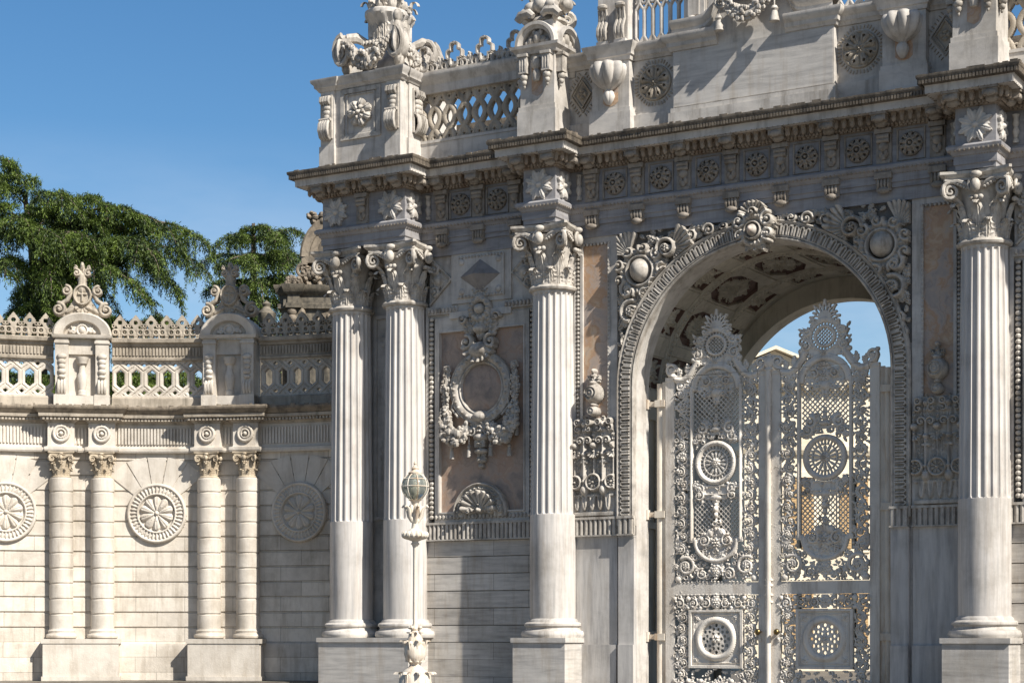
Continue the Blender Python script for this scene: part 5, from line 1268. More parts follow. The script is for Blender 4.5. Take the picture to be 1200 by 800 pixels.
    # shoulders and crest
    def topline(x):
        return None
    for sg in (-1, 1):
        P = [(sg*1.02, 6.42), (sg*.88, 6.30), (sg*.74, 6.28), (sg*.60, 6.36), (sg*.50, 6.50), (sg*.42, 6.64)]; R_.line(P, .075, .06); R_.line(P, .05, .085)
        R_.spiral(sg*.98, 6.52, .12, -pi/2, 1.5, sg, .042, .085); R_.rect(min(sg*.90, sg*hw), max(sg*.90, sg*hw), 6.28, 6.36, .05); R_.dome(sg*1.08, 6.62, .05, .07); R_.leaf(sg*.80, 6.36, pi/2-sg*.3, .22, .07, .06, 3); R_.leaf(sg*.66, 6.40, pi/2+sg*.1, .24, .07, .06, 3); R_.leaf(sg*.86, 6.34, pi/2+sg*.5, .2, .06, .06, 3)
        R_.leaf(sg*.72, 6.22, -pi/2, .30, .12, .06, 4); R_.spiral(sg*.80, 6.16, .09, 0, 1.3, sg, .03, .06)
        R_.scroll(sg*.40, 6.78, .15, pi/2, sg, .08, 5); R_.leaf(sg*.42, 6.90, pi/2+sg*.3, .28, .09, .07, 4); R_.spiral(sg*.36, 7.06, .08, 0, 1.3, -sg, .03, .07); R_.leaf(sg*.30, 7.10, pi/2+sg*.7, .24, .08, .07, 3); R_.dome(sg*.5, 6.68, .06, .08); R_.spiral(sg*.26, 7.24, .055, 0, 1.2, sg, .024, .06)
        R_.leaf(sg*.30, 6.62, pi/2+sg*.1, .3, .1, .06, 4); R_.leaf(sg*.16, 6.60, pi/2-sg*.4, .22, .1, .06, 4)
    filigree(-.5, .5, 6.52, 6.78, 46, 81, .06)
    for sg in (-1, 1): filigree(min(sg*.26, sg*.50), max(sg*.26, sg*.50), 6.75, 7.12, 26, 83+sg, .06); filigree(min(sg*.55, sg*.9), max(sg*.55, sg*.9), 6.12, 6.30, 14, 90+sg)
    R_.rect(-.34, .34, 6.56, 6.70, .03); R_.rosette(0, 6.62, .10, .09, 6)
    w = ((X)/.27)**2+((Z-6.95)/.26)**2
    lat2 = (np.abs(((X+Z) / .075) % 1-.5) < .2) | (np.abs(((X-Z) / .075) % 1-.5) < .2)
    R_.H = np.where(w < 1, np.where((w < .45) & lat2, .03, 0), R_.H); R_.ring(0, 6.95, .20, .035, .07, .195)
    for i in range(24):
        a = 2*pi*i/24; R_.line([(.21*cos(a), 6.95+.205*sin(a)), (.29*cos(a), 6.95+.28*sin(a))], .017, .03)
    R_.ring(0, 6.95, .30, .03, .06, .29, n=40, amp=.4)
    R_.rect(-.16, .16, 7.22, 7.29, .05); R_.dome(0, 7.28, .11, .08, .07)
    for i in range(9):
        a = pi/2+(i-4)*.36; L_ = .36 if i % 2 == 0 else .30; ln = L_*(1-.04*abs(i-4))
        P = [(.05*cos(a+.0), 7.28+.05*sin(a))]+[(t*ln*cos(a)+.035*sin(pi*t)*-sin(a)*s_, 7.30+t*ln*sin(a)+.035*sin(pi*t)*cos(a)*s_) for s_ in (1,) for t in np.linspace(.1, 1, 6)]
        R_.line(P, .02, .05); P = [(t*ln*cos(a)-.035*sin(pi*t)*-sin(a), 7.30+t*ln*sin(a)-.035*sin(pi*t)*cos(a)) for t in np.linspace(.1, 1, 6)]; R_.line(P, .02, .05); R_.dome(ln*cos(a), 7.30+ln*sin(a), .032, .06)
    fn = lambda x, z, h: (lx+x, YL-h, z)
    # --- cut into parts: frame and scroll work / medallion / rose / lattice
    Hs = R_.H.copy()
    med = np.hypot(X, Z-4.56) < .465; rose = (np.abs(X) < .602) & (np.abs(Z-.98) < .602); crest = Z > 6.36
    fram = ((np.abs(X) > .92) & (Z < 6.36)) | ((Z < 2.13) & (Z > 1.87)) | (Z < Z0+.03)
    for nm, mk in (('medallion', med), ('rose_panel', rose & ~fram), ('crest', crest), ('leaf_frame', fram & ~crest), ('scroll_work', ~(med | rose | crest | fram))):
        R_.H = np.where(mk, Hs, 0)
        if nm == 'leaf_frame': R_.H = np.where(mk & (Hs <= 0), .02, R_.H)
        R_.rough(.004)
        R_.mesh(nm, M['paint'], uroot, fn, thick=.035, smooth=60)
LL = empty('iron_gate_leaf', (C-1.165, YL, G), 'sunlit left leaf of the pale grey iron gate with scrolls and a centre post', 'gate leaf')
leaf_mesh(LL, C-1.165)
b = MB()
b.tube([(2.11, YL+.04, G), (2.11, YL+.04, 6.25)], .075, 14); b.box(2.17, 2.262, YL+.0, YL+.05, G, 6.28); part(b, 'hinge_post', M['lamp'], LL)
for z in (6.02-.18, 3.55, 1.02):
    b = MB(); b.box(1.83, 2.11, YL-.02, YL+.05, z-.05, z+.05); b.box(2.02, 2.24, YL-.06, YL+.12, z-.07, z+.07); b.box(1.83, 1.87, YL-.08, YL+.08, z-.10, z+.10); part(b, 'hinge_bracket', M['lamp'], LL)
RL = mirror(LL, None, C); RL['label'] = 'shaded right leaf of the pale grey iron gate, light showing through its scrollwork'
b = MB()
b.tube([(C, YL-.09, -.15), (C, YL-.09, 6.35)], .055, 14)
for i in range(110):
    z = 2.2+i*.038; a = i*.9; b.ell((C+.042*cos(a), YL-.05+.042*sin(a)-.01, z), .018, .018, .022, 5, 3)
for z in (1.72, 1.86, 2.05, 2.16): b.lathe([(.05, -.03), (.085, -.015), (.085, .015), (.05, .03)], (C, YL-.05, z), 14)
b.lathe([(.06, 0), (.10, .03), (.07, .08), (.11, .16), (.10, .24), (.05, .30), (.06, .34), (0, .38)], (C, YL-.05, 6.33), 14); b.box(C-.07, C+.07, YL-.02, YL+.04, -.15, 6.3)
part(b, 'centre_post', M['paint'], LL)
for root, x in ((LL, C-.20), (RL, C+.20)):
    b = MB(); b.tube([(x, YL-.03, 1.12), (x, YL-.12, 1.12)], .02, 8); b.ell((x, YL-.16, 1.12), .062, .055, .062, 14, 9); b.lathe([(.0, 0), (.05, 0), (.05, .012), (0, .012)], (x, YL-.04, 1.12), 8); o = part(b, 'knob', M['brass'], root)
    b = MB(); b.box(x-.03, x+.03, YL-.06, YL-.03, .93, 1.03); b.ell((x, YL-.06, .98), .025, .02, .03); part(b, 'keyhole_plate', M['paint'], root)
# ================================================================ curved side wall
RW = 11.4; ZM = 44.12
MW = at(185, 744, ZM)*np.array([1, 1, 0]); OW = MW-RW*DIR; XM = (185-600)/FPX*ZM
def beta(px):
    lo, hi = -1.2, 1.2
    for _ in range(50):
        m = (lo+hi)/2
        if 600+FPX*(XM+RW*sin(m))/(ZM-RW*(1-cos(m))) < px: lo = m
        else: hi = m
    return lo
def wp(bt, out, z):
    r = RW-out
    return (OW[0]+r*(np.sin(bt)*RGT[0]+np.cos(bt)*DIR[0]), OW[1]+r*(np.sin(bt)*RGT[1]+np.cos(bt)*DIR[1]), z)
def wmap(out, b0=0.): return lambda u, z, h: (lambda q: (q[0], q[1], z))(wp(b0+u/RW, out+h, z))
def arcpath(b0, b1, out=0, n=None):
    n = n or max(2, int(abs(b1-b0)/.03)); return [wp(b0+(b1-b0)*i/n, out, 0)[:2] for i in range(n+1)]
def frame_at(bt):
    rad = sin(bt)*RGT+cos(bt)*DIR; tan = cos(bt)*RGT-sin(bt)*DIR
    return tan, -rad
B0, B1 = beta(-190), beta(432)
pitch = beta(269.5)-beta(96.5); bmid = (beta(269.5)+beta(96.5))/2
PAIRS = [bmid-1.5*pitch, bmid-.5*pitch, bmid+.5*pitch]; MEDS = [bmid-pitch, bmid, bmid+pitch]
wall = empty('curved_wall', wp(bmid, 0, 0), 'curved pale limestone wall with paired half columns and a pierced balustrade on top', 'wall')
# courses
pf = [(-1.0, 0), (.08, 0), (.08, .80), (.06, .86), (0, .90)]
z = .90
while z < 5.0:
    pf += [(0, z+.02), (0, z+.308), (-.03, z+.318), (-.03, z+.347), (0, z+.355)]; z += .355
pf += [(0, 5.38), (-1.0, 5.38)]
b = MB(); b.sweep(arcpath(B0, B1), pf); b.build('wall_face', M['limeblock'], wall, smooth=30)
# radiating stones round the medallions
b = MB()
for bm in MEDS:
    for i in range(5):
        a0, a1 = radians(38+104*i/5)+.012, radians(38+104*(i+1)/5)-.012
        q = []
        for a in (a0, a1):
            rr = min(1.40, 1.32/sin(a)); q.append(((.70*cos(a), .70*sin(a)), (rr*cos(a), rr*sin(a))))
        (p0, p1), (p3, p2) = q
        v = [wp(bm+p[0]/RW, .022, 3.91+p[1]) for p in (p0, p1, p2, p3)]+[wp(bm+p[0]/RW, -.02, 3.91+p[1]) for p in (p0, p1, p2, p3)]
        b.add(v, [(0, 1, 2, 3), (0, 4, 5, 1), (1, 5, 6, 2), (2, 6, 7, 3), (3, 7, 4, 0)])
b.build('radiating_stones', M['lime'], wall, smooth=0)
med0 = None
for bm in MEDS:
    R_ = Relief(-.72, .72, 3.19, 4.63, .014); zc = 3.91
    R_.disc(0, zc, .70, .05); R_.ring(0, zc, .66, .05, .10); R_.ring(0, zc, .54, .075, .07); 
    for i in range(40): a = 2*pi*i/40; R_.line([(.48*cos(a), zc+.48*sin(a)), (.60*cos(a), zc+.60*sin(a))], .026, .10)
    R_.ring(0, zc, .45, .03, .11); R_.disc(0, zc, .42, .02, cut=True); R_.petals(0, zc, .0, .40, 10, .10, b=.02); R_.dome(0, zc, .06, .14)
    R_.mesh('wall_medallion', M['lime'], wall, wmap(.0, bm), base=-.03, org=wp(bm, 0, zc))
# columns in pairs
bl = MB(); z = 1.20; pr_ = [(.30, .98), (.345, .99), (.36, 1.03), (.345, 1.07), (.31, 1.09), (.30, 1.12), (.31, 1.15), (.285, 1.18), (.272, 1.20)]
while z < 4.70:
    z1 = min(4.72, z+.345); pr_ += [(.272, z+.015), (.272, z1-.03), (.252, z1-.02), (.252, z1)]; z = z1+.01
pr_ += [(.25, 4.72)]
bl.lathe(pr_, n=32)
cb = MB(); make_capital(cb, 0, 1.32, .43)
cs = .58/1.30; Cb = MB(); Cb.add([(p[0]*cs, p[1]*cs, 4.72+p[2]*cs) for p in cb.v], cb.f)
first = None
def place(bt, s_off):     # world point for a column offset along the tangent
    tan, n = frame_at(bt); p = np.array(wp(bt, .10, 0)); return p+tan*s_off, atan2(n[1], n[0])+pi/2
half_sp = .475
for bt in PAIRS:
    for sg in (-1, 1):
        bb = bt+sg*half_sp/RW; p = np.array(wp(bb, .10, 0)); tan, n = frame_at(bb)
        if first is None:
            first = empty('half_column', (p[0], p[1], .97), parent=wall); fa = atan2(n[1], n[0])
            def rot(B):
                a = fa+pi/2; q = MB(); q.merge(B, fn=lambda x, y, z: (p[0]+x*cos(a)-y*sin(a), p[1]+x*sin(a)+y*cos(a), z)); return q
            rot(bl).build('shaft', M['lime'], first, smooth=35); rot(Cb).build('capital', M['limecap'], first, smooth=50)
        else:
            o = dup(first, wall, (p[0], p[1], .97)); o.rotation_euler = (0, 0, atan2(n[1], n[0])-fa)
    b = MB(); tan, n = frame_at(bt); c_ = wp(bt, .18, 0)
    b.obox(c_, tan, n, .86, .34, 0, .86); b.obox(c_, tan, n, .90, .36, .862, .97); b.obox(c_, tan, n, .89, .37, 0, .10)
    b.build('column_plinth', M['lime'], wall, (c_[0], c_[1], 0), smooth=0)
# entablature with breaks over every column
path = []
edges = []
for bt in PAIRS:
    for sg in (-1, 1): edges.append(bt+sg*half_sp/RW)
cur = B0; path = arcpath(B0, B0+.001, 0)[:1]; hw = .27/RW
for e in edges:
    path += arcpath(cur, e-hw, 0)[1:]; path += [wp(e-hw, .24, 0)[:2], wp(e+hw, .24, 0)[:2]]; path += [wp(e+hw, 0, 0)[:2]]; cur = e+hw
path += arcpath(cur, B1, 0)[1:]
b = MB(); b.sweep(path, [(-.6, 5.32), (.10, 5.32), (.12, 5.36), (.12, 5.42), (.05, 5.44), (.04, 5.47), (.04, 5.98), (-.6, 5.98)])
fr_ = b.build('wall_frieze', M['lime'], wall, smooth=25)
b = MB()
prev = B0
for e in edges+[B1]:
    lo, hi = prev, (e-hw if e != B1 else B1)
    n = max(1, int((hi-lo)*RW/.075))
    for i in range(n):
        bb = lo+(hi-lo)*(i+.5)/n; tan, nn = frame_at(bb); p = wp(bb, .055, 0); b.obox(p, tan, nn, .022, .025, 5.52, 5.90)
    prev = e+hw
b.build('fluting', M['lime'], fr_, smooth=0)
for e in edges:
    R_ = Relief(-.24, .24, 5.50, 5.97, .014); R_.ring(0, 5.735, .17, .045, .07); R_.ring(0, 5.735, .10, .03, .07); R_.dome(0, 5.735, .06, .10)
    R_.mesh('roundel', M['lime'], fr_, wmap(.28, e), base=-.01, org=wp(e, .28, 5.735))
b = MB(); b.sweep(path, [(-.6, 5.982), (.06, 5.982), (.08, 6.02), (.13, 6.05), (.14, 6.10), (.24, 6.12), (.25, 6.19), (-.6, 6.2)])
for e0, e1 in zip(path[:-1], path[1:]): pass
for p, d, n in along(path, .17, .085): b.obox(p, d, n, .026, .035, 6.045, 6.105)
b.build('dentil_moulding', M['limegrey'], wall, smooth=25)
b = MB(); b.sweep(path, [(-.6, 6.202), (.26, 6.202), (.28, 6.23), (.34, 6.30), (.35, 6.34), (.34, 6.37), (-.6, 6.40)])
rd = random.Random(9)
for p, d, n in along(path, .33, .14):
    if rd.random() < .7: b.obox(p+n*rd.uniform(-.03, .01), d, n, rd.uniform(.03, .08), .02, 6.34, 6.375+rd.uniform(0, .03))
b.build('wall_cornice', M['limedark'], wall, smooth=25)
# ---------------- balustrade
gaps = []; hwp = .66/RW; prev = B0
for bt in PAIRS: gaps.append((prev, bt-hwp)); prev = bt+hwp
gaps.append((prev, B1))
OB = -.20
for g0, g1 in gaps:
    gc = (g0+g1)/2; Lw = (g1-g0)*RW/2
    pth = arcpath(g0, g1)
    q = wp(gc, OB, 6.4)
    b = MB(); b.sweep(pth, [(OB-.34, 6.39), (OB+.06, 6.39), (OB+.06, 6.62), (OB+.03, 6.66), (OB-.30, 6.67)])
    b.sweep(pth, [(OB-.28, 7.53), (OB+.03, 7.53), (OB+.04, 7.58), (OB-.0, 7.60), (OB-.0, 7.84), (OB+.04, 7.86), (OB+.05, 7.90), (OB+.12, 7.94), (OB+.13, 8.02), (OB-.34, 8.03)])
    n = int(2*Lw/.075)
    for i in range(n):
        bb = g0+(g1-g0)*(i+.5)/n; tan, nn = frame_at(bb); p = wp(bb, OB+.012, 0); b.obox(p, tan, nn, .022, .02, 7.64, 7.82)
    bal = b.build('balustrade', M['limegrey'], wall, q, smooth=25)
    R_ = Relief(-Lw, Lw, 6.66, 7.54, .012); n_ = max(1, int(round(2*Lw/.37))); p_ = 2*Lw/n_
    for k in range(-1, n_+2):
        x = -Lw+k*p_; SEG = [((x, 6.93), (x, 7.27))]
        for s_ in (-1, 1):
            SEG += [((x, 6.93), (x+s_*p_*.5, 6.78)), ((x, 7.27), (x+s_*p_*.5, 7.42)), ((x+s_*p_*.5, 6.78), (x+s_*p_, 6.62)), ((x+s_*p_*.5, 7.42), (x+s_*p_, 7.58))]
        for (q0, q1) in SEG:
            R_.line([q0, q1], .086, .055)
        for (q0, q1) in SEG:
            (ax_, az_), (bx_, bz_) = q0, q1; w = R_.win((ax_+bx_)/2, (az_+bz_)/2, .35)
            if w is None: continue
            dx, dz = bx_-ax_, bz_-az_; t = np.clip(((R_.X[w]-ax_)*dx+(R_.Z[w]-az_)*dz)/(dx*dx+dz*dz), 0, 1); dd = np.hypot(R_.X[w]-ax_-t*dx, R_.Z[w]-az_-t*dz); R_.H[w] = np.where((dd < .014) & (R_.H[w] > .03), .03, R_.H[w])
    R_.rect(-Lw, Lw, 6.66, 6.70, .05); R_.rect(-Lw, Lw, 7.50, 7.54, .05)
    R_.mesh('pierced_lattice', M['lime'], bal, wmap(OB-.10, gc), thick=.09, smooth=40, org=q)
    R_ = Relief(-Lw, Lw, 8.0, 8.66, .012); n_ = max(1, int(round(2*Lw/.385))); p_ = 2*Lw/n_
    R_.rect(-Lw, Lw, 8.0, 8.07, .04)
    for i in range(n_):
        x = -Lw+(i+.5)*p_
        d = np.abs(R_.X-x)/.155+np.abs(R_.Z-8.42)/.20
        R_.H = np.maximum(R_.H, np.where((d < 1) & (np.hypot(R_.X-x, R_.Z-8.42) > .045), .05, 0)); 
        for sg in (-1, 1):
            R_.ring(x+sg*.105, 8.19, .065, .032, .055); R_.dome(x+sg*.105, 8.19, .025, .05); R_.line([(x+sg*.04, 8.28), (x+sg*.02, 8.10)], .035, .05); R_.ring(x+sg*.15, 8.34, .035, .022, .05)
        R_.line([(x+p_/2, 8.05), (x+p_/2, 8.26)], .03, .05)
    R_.mesh('cresting', M['limegrey'], bal, wmap(OB-.05, gc), thick=.08, smooth=40, org=q)
# ---------------- niche posts with finials
def post_geo():
    """local frame: x along the wall, y away from the viewer, origin on the wall line"""
    P = {}
    b = MB()
    b.box(-.64, .64, -.18, .50, 6.39, 6.64); b.box(-.60, .60, .04, .46, 6.64, 7.98)
    for s_ in (-1, 1): b.box(s_*.46-.15, s_*.46+.15, -.14, .1, 6.64, 7.98); b.box(s_*.46-.18, s_*.46+.18, -.20, .1, 6.392, 6.66); b.box(s_*.46-.17, s_*.46+.17, -.17, .1, 7.86, 7.92)
    b.box(-.31, .31, -.03, .06, 7.62, 7.98)
    N = 20; pf = [(.40, -.02), (.44, -.16), (.58, -.20), (.64, -.22), (.68, -.17), (.68, .46)]; v = []
    for i in range(N+1):
        a = pi*i/N
        for r, y in pf: v.append((r*cos(a), y, 8.06+r*.76*sin(a)))
    m = len(pf); b.add(v, [(i*m+k, i*m+k+1, (i+1)*m+k+1, (i+1)*m+k) for i in range(N) for k in range(m-1)])
    b.prism([(.66*cos(pi*i/N), 8.06+.5*sin(pi*i/N)) for i in range(N+1)], -.04, .44)
    b.sweep([(-.64, .46), (-.64, -.16), (.64, -.16), (.64, .46)], [(-.1, 7.982), (.02, 7.982), (.04, 8.01), (.05, 8.06), (-.1, 8.065)])
    P['post'] = (b, 'lime', 35)
    c = MB()
    for s_ in (-1, 1):
        x = s_*.46
        for z_, r in ((7.55, .12), (7.43, .10), (7.32, .085), (7.2, .10)): c.ell((x, -.15, z_), r, .07, .075, 9, 5)
        c.ell((x, -.16, 7.08), .09, .06, .05, 8, 5)
        for dx in (-.07, 0, .07): c.tube([(x+dx, -.14, 7.0), (x+dx, -.20, 6.92), (x+dx, -.19, 6.78), (x+dx, -.15, 6.70)], [.03, .04, .04, .03], 6)
    P['carving'] = (c, 'lime', 50)
    d = MB(); d.lathe([(.10, 6.66), (.10, 6.76), (.08, 6.78), (.11, 6.95), (.12, 7.12), (.08, 7.2), (.07, 7.36), (.12, 7.40), (.13, 7.46), (.15, 7.5), (.15, 7.55), (0, 7.56)], (0, -.02, 0), 14)
    P['baluster'] = (d, 'lime', 40)
    return P
PG = post_geo()
def finial_relief():
    R_ = Relief(-.72, .72, 8.42, 9.86, .012)
    R_.H = np.where((np.abs(R_.X) < .60-.52*np.clip((R_.Z-8.50)/.62, 0, 1)**.6) & (R_.Z < 9.15) & (R_.Z > 8.5), .06, 0)
    for s_ in (-1, 1):
        R_.spiral(s_*.54, 8.66, .155, pi/2, 1.6, s_, .05, .12); R_.line([(s_*.50, 8.78), (s_*.34, 8.88), (s_*.27, 9.02), (s_*.28, 9.12)], .055, .11); R_.spiral(s_*.36, 9.10, .115, pi/2, 1.5, s_, .042, .13); R_.line([(s_*.35, 8.60), (s_*.12, 8.72)], .05, .10); R_.leaf(s_*.2, 8.62, pi/2-s_*.3, .2, .08, .1, 3)
    R_.ring(0, 9.0, .19, .035, .15, .22); R_.disc(0, 9.0, .17, .08, .20); R_.line([(0, 8.86), (0, 9.15)], .03, .13); R_.line([(-.09, 9.02), (.09, 9.02)], .03, .13); R_.leaf(-.02, 8.98, 2.4, .13, .04, .13, 2); R_.leaf(.02, 8.98, .74, .13, .04, .13, 2)
    R_.shell(0, 8.74, .18, pi, 2*pi, 5, .14); R_.line([(0, 9.15), (0, 9.45)], .12, .12, .075); R_.dome(0, 9.38, .11, .12)
    for s_ in (-1, 1): R_.spiral(s_*.13, 9.52, .085, pi/2, 1.3, s_, .035, .11); R_.leaf(s_*.03, 9.42, pi/2-s_*.6, .26, .075, .12, 3); R_.spiral(s_*.16, 9.64, .05, pi/2, 1.2, s_, .025, .1)
    R_.leaf(0, 9.42, pi/2, .38, .075, .15, 3); R_.dome(0, 9.70, .05, .13, .09)
    R_.rough(.006); return R_
def tymp_relief():
    R_ = Relief(-.40, .40, 8.08, 8.40, .014); R_.dome(0, 8.18, .09, .09, .10); R_.ring(0, 8.18, .12, .03, .07)
    for s_ in (-1, 1): R_.leaf(s_*.1, 8.14, pi/2-s_*.9, .22, .07, .06, 3); R_.dome(s_*.27, 8.14, .05, .06); R_.spiral(s_*.2, 8.16, .06, 0, 1.2, s_, .025, .06)
    return R_
def loc2world(bt):
    tan, n = frame_at(bt); p = np.array(wp(bt, 0, 0))
    return lambda x, y, z: (p[0]+x*tan[0]-y*n[0], p[1]+x*tan[1]-y*n[1], z)
post0 = None
for bt in PAIRS:
    tan, n = frame_at(bt); p = wp(bt, 0, 6.39)
    if post0 is None:
        f = loc2world(bt); post0 = empty('niche_post', p, parent=wall); pa = atan2(n[1], n[0])
        for nm, (B, mt, sm) in PG.items():
            q = MB(); q.merge(B, fn=f); q.build(nm, M[mt], post0, smooth=sm)
        finial_relief().mesh('crowning_finial', M['limegrey'], post0, lambda x, z, h: f(x, .02-h, z), thick=.12, smooth=60)
        tymp_relief().mesh('tympanum_carving', M['lime'], post0, lambda x, z, h: f(x, -.05-h, z), base=-.01)
    else:
        o = dup(post0, wall, p); o.rotation_euler = (0, 0, atan2(n[1], n[0])-pa)
# kerb and garden behind
b = MB(); b.sweep(arcpath(B0, beta(425)), [(-.3, -.005), (1.1, -.005), (1.1, G-.02), (-.3, G-.02)]); tag(b.build('kerb', M['kerb'], smooth=0), kind='structure')

# ================================================================ old pavilion behind the wall
PZ = 56.0
def pl(px): return (px-372)/FPX*PZ
def pz(py): return EYE+(744-py)/FPX*PZ
pb = at(372, 744, PZ); pav = empty('old_pavilion', (pb[0], pb[1], G), 'dark stone pavilion with an arched pediment, half hidden behind the corner columns', 'pavilion')
PM = [[RGT[0], DIR[0], 0, pb[0]], [RGT[1], DIR[1], 0, pb[1]], [0, 0, 1, 0], [0, 0, 0, 1]]
def pbuild(b, name, mat, sm=40): q = MB(); q.merge(b, PM); return q.build(name, mat, pav, smooth=sm)
b = MB(); b.box(pl(330), pl(372)+3, 0, 3.5, G, pz(340)); b.box(pl(337), pl(350), -.16, .1, G, pz(352)); b.box(pl(333), pl(354), -.2, .1, pz(360), pz(352)); b.box(pl(356), 3.2, .3, 3, pz(340), pz(305)); pbuild(b, 'wall', M['oldstone'], 0)
b = MB(); b.sweep([(pl(328), 3), (pl(328), -.05), (pl(338), -.05), (pl(338), -.25), (pl(352), -.25), (pl(352), -.05), (3.2, -.05)], [(-.3, pz(362)), (.05, pz(362)), (.06, pz(357)), (.0, pz(356)), (.0, pz(347)), (.10, pz(344)), (.16, pz(338)), (.17, pz(335)), (-.3, pz(334))]); pbuild(b, 'cornice', M['oldstone'])
b = MB()
for r0, r1, y in ((1.0, 1.22, -.12), (.80, .98, -.02)):
    N = 20; v = []
    for i in range(N+1):
        a = pi*i/N
        for r, yy in ((r0, y+.1), (r0, y), (r1, y-.08), (r1+.06, y-.03), (r1+.06, .6)): v.append((pl(402)+r*cos(a), yy, pz(302)+r*sin(a)*1.05))
    b.add(v, [(i*5+k, i*5+k+1, (i+1)*5+k+1, (i+1)*5+k) for i in range(N) for k in range(4)])
b.prism([(pl(402)+.85*cos(pi*i/16), pz(302)+.85*sin(pi*i/16)) for i in range(17)], .05, .4); b.box(pl(354), pl(402)+1.4, -.15, .5, pz(309), pz(301)); pbuild(b, 'arched_pediment', M['limedark'])
b = MB(); N = 20; v = []
for i in range(N+1):
    a = pi*i/N
    for r, yy in ((.66, .1), (.66, -.06), (.76, -.10), (.90, -.12), (.93, -.02)): v.append((pl(389)+r*cos(a), yy, pz(402)+r*sin(a)))
b.add(v, [(i*5+k, i*5+k+1, (i+1)*5+k+1, (i+1)*5+k) for i in range(N) for k in range(4)])
for i in range(14): a = pi*(i+.5)/14; b.ell((pl(389)+.80*cos(a), -.12, pz(402)+.80*sin(a)), .06, .04, .06, 6, 4)
pbuild(b, 'niche_arch', M['limedark'])
b = MB(); rr = random.Random(2)
for _ in range(46): x = rr.uniform(362, 388); b.ell((pl(x), rr.uniform(-.15, .1), pz(rr.uniform(250, 262))), rr.uniform(.06, .13), .1, rr.uniform(.05, .11), 7, 4)
for _ in range(70): x = rr.uniform(352, 375); b.ell((pl(x), rr.uniform(-.1, .1), pz(rr.uniform(310, 336)+ (375-x)*.0)), rr.uniform(.05, .11), .1, rr.uniform(.05, .13), 7, 4)
for _ in range(30): b.ell((pl(rr.uniform(336, 352)), -.2, pz(rr.uniform(326, 336))), rr.uniform(.05, .1), .1, rr.uniform(.05, .1), 7, 4)
spiral3(b, (pl(356), -.1, pz(318)), (1, 0, 0), .22, 1.6, 1, 1, .06); b.ell((pl(353), -.1, pz(367)), .14, .08, .15, 9, 6)
for z_ in (366, 374, 382): b.ell((pl(343), -.2, pz(z_)), .15, .08, .13, 8, 5)
pbuild(b, 'carving', M['limedark'], 50)
b = MB(); b.lathe([(.0, 0), (.22, 0), (.22, .12), (.10, .2), (.12, .3), (.26, .5), (.28, .7), (.16, .82), (.10, .9), (.14, .98), (0, 1.1)], (pl(314), -.3, pz(397)), 16); b.box(pl(314)-.3, pl(314)+.3, -.6, 0, G, pz(397)); pbuild(b, 'corner_vase', M['oldstone'])

# ================================================================ palace wing seen through the gate
wz = 66.0; wb = at(905, 744, wz); a_ = radians(38); wx = np.array([cos(a_), sin(a_), 0]); wy = np.array([-sin(a_), cos(a_), 0])
pal = empty('palace_wing', (wb[0], wb[1], G), 'sunlit cream palace wing with orange shutters seen through the open scrollwork of the gate', 'building')
PM2 = [[wx[0], wy[0], 0, wb[0]], [wx[1], wy[1], 0, wb[1]], [0, 0, 1, 0], [0, 0, 0, 1]]
def wbuild(b, name, mat, sm=0): q = MB(); q.merge(b, PM2); return q.build(name, mat, pal, smooth=sm)
HT = EYE+(744-440)/FPX*wz
b = MB(); b.box(-1.0, 14, 0, 9, G, HT-.5); wbuild(b, 'wall', M['cream'])
b = MB(); b.sweep([(-1.0, 8), (-1.0, 0), (14, 0), (14, 8)], [(-.2, HT-.6), (.08, HT-.6), (.12, HT-.4), (.35, HT-.32), (.40, HT-.12), (.2, HT-.02), (-.2, HT)])
b.sweep([(-1.0, 8), (-1.0, 0), (14, 0), (14, 8)], [(-.1, 7.4), (.12, 7.4), (.2, 7.55), (.2, 7.7), (-.1, 7.75)])
for i in range(46): b.box(-.9+i*.33, -.76+i*.33, -.30, 0, HT-.52, HT-.36)
wbuild(b, 'cornice', M['cream'])
win = None
for k in range(7):
    for z0_, z1_ in ((.6, 2.6), (4.1, 6.6)):
        b = MB(); x = .45+k*2.0
        b.box(x-.10, x+1.10, -.06, .02, z0_-.12, z0_); b.box(x-.10, x, -.06, .02, z0_, z1_); b.box(x+1.0, x+1.10, -.06, .02, z0_, z1_); b.box(x-.16, x+1.16, -.14, .02, z1_, z1_+.18)
        w_ = wbuild(b, 'window', M['cream']); b = MB(); b.box(x, x+1.0, -.01, .03, z0_, z1_); q = MB(); q.merge(b, PM2); q.build('pane', M['darkwin'], w_, smooth=0)
        b = MB(); b.box(x-.02, x+.40, -.10, -.065, z0_, z1_); b.box(x+.60, x+1.02, -.10, -.065, z0_, z1_)
        for j in range(int((z1_-z0_)/.09)): b.box(x, x+.38, -.115, -.10, z0_+.03+j*.09, z0_+.08+j*.09); b.box(x+.62, x+1.0, -.115, -.10, z0_+.03+j*.09, z0_+.08+j*.09)
        q = MB(); q.merge(b, PM2); q.build('shutter', M['ochre'], w_, smooth=0)
b = MB(); b.box(-1.3, 14.3, -.3, 9.3, HT+.002, HT+.06); wbuild(b, 'roof', M['lead'])
b = MB(); b.prism([(-.75, HT+.06), (1.1, HT+.06), (1.1, HT+.45), (.05, HT+.88), (-.75, HT+.5)], -.05, 5); b.prism([(-.9, HT+.50), (.05, HT+.90), (1.25, HT+.46), (1.25, HT+.56), (.05, HT+1.02), (-.9, HT+.60)], -.30, 5.2); wbuild(b, 'gable', M['cream'])
b = MB(); b.lathe([(.25, 0), (.25, .5), (.3, .52), (.3, .6), (.15, .7), (.2, .9), (.06, 1.1), (.05, 1.5), (0, 1.6)], (5.0, .6, HT+.06), 14); wbuild(b, 'roof_finial', M['cream'], 40)

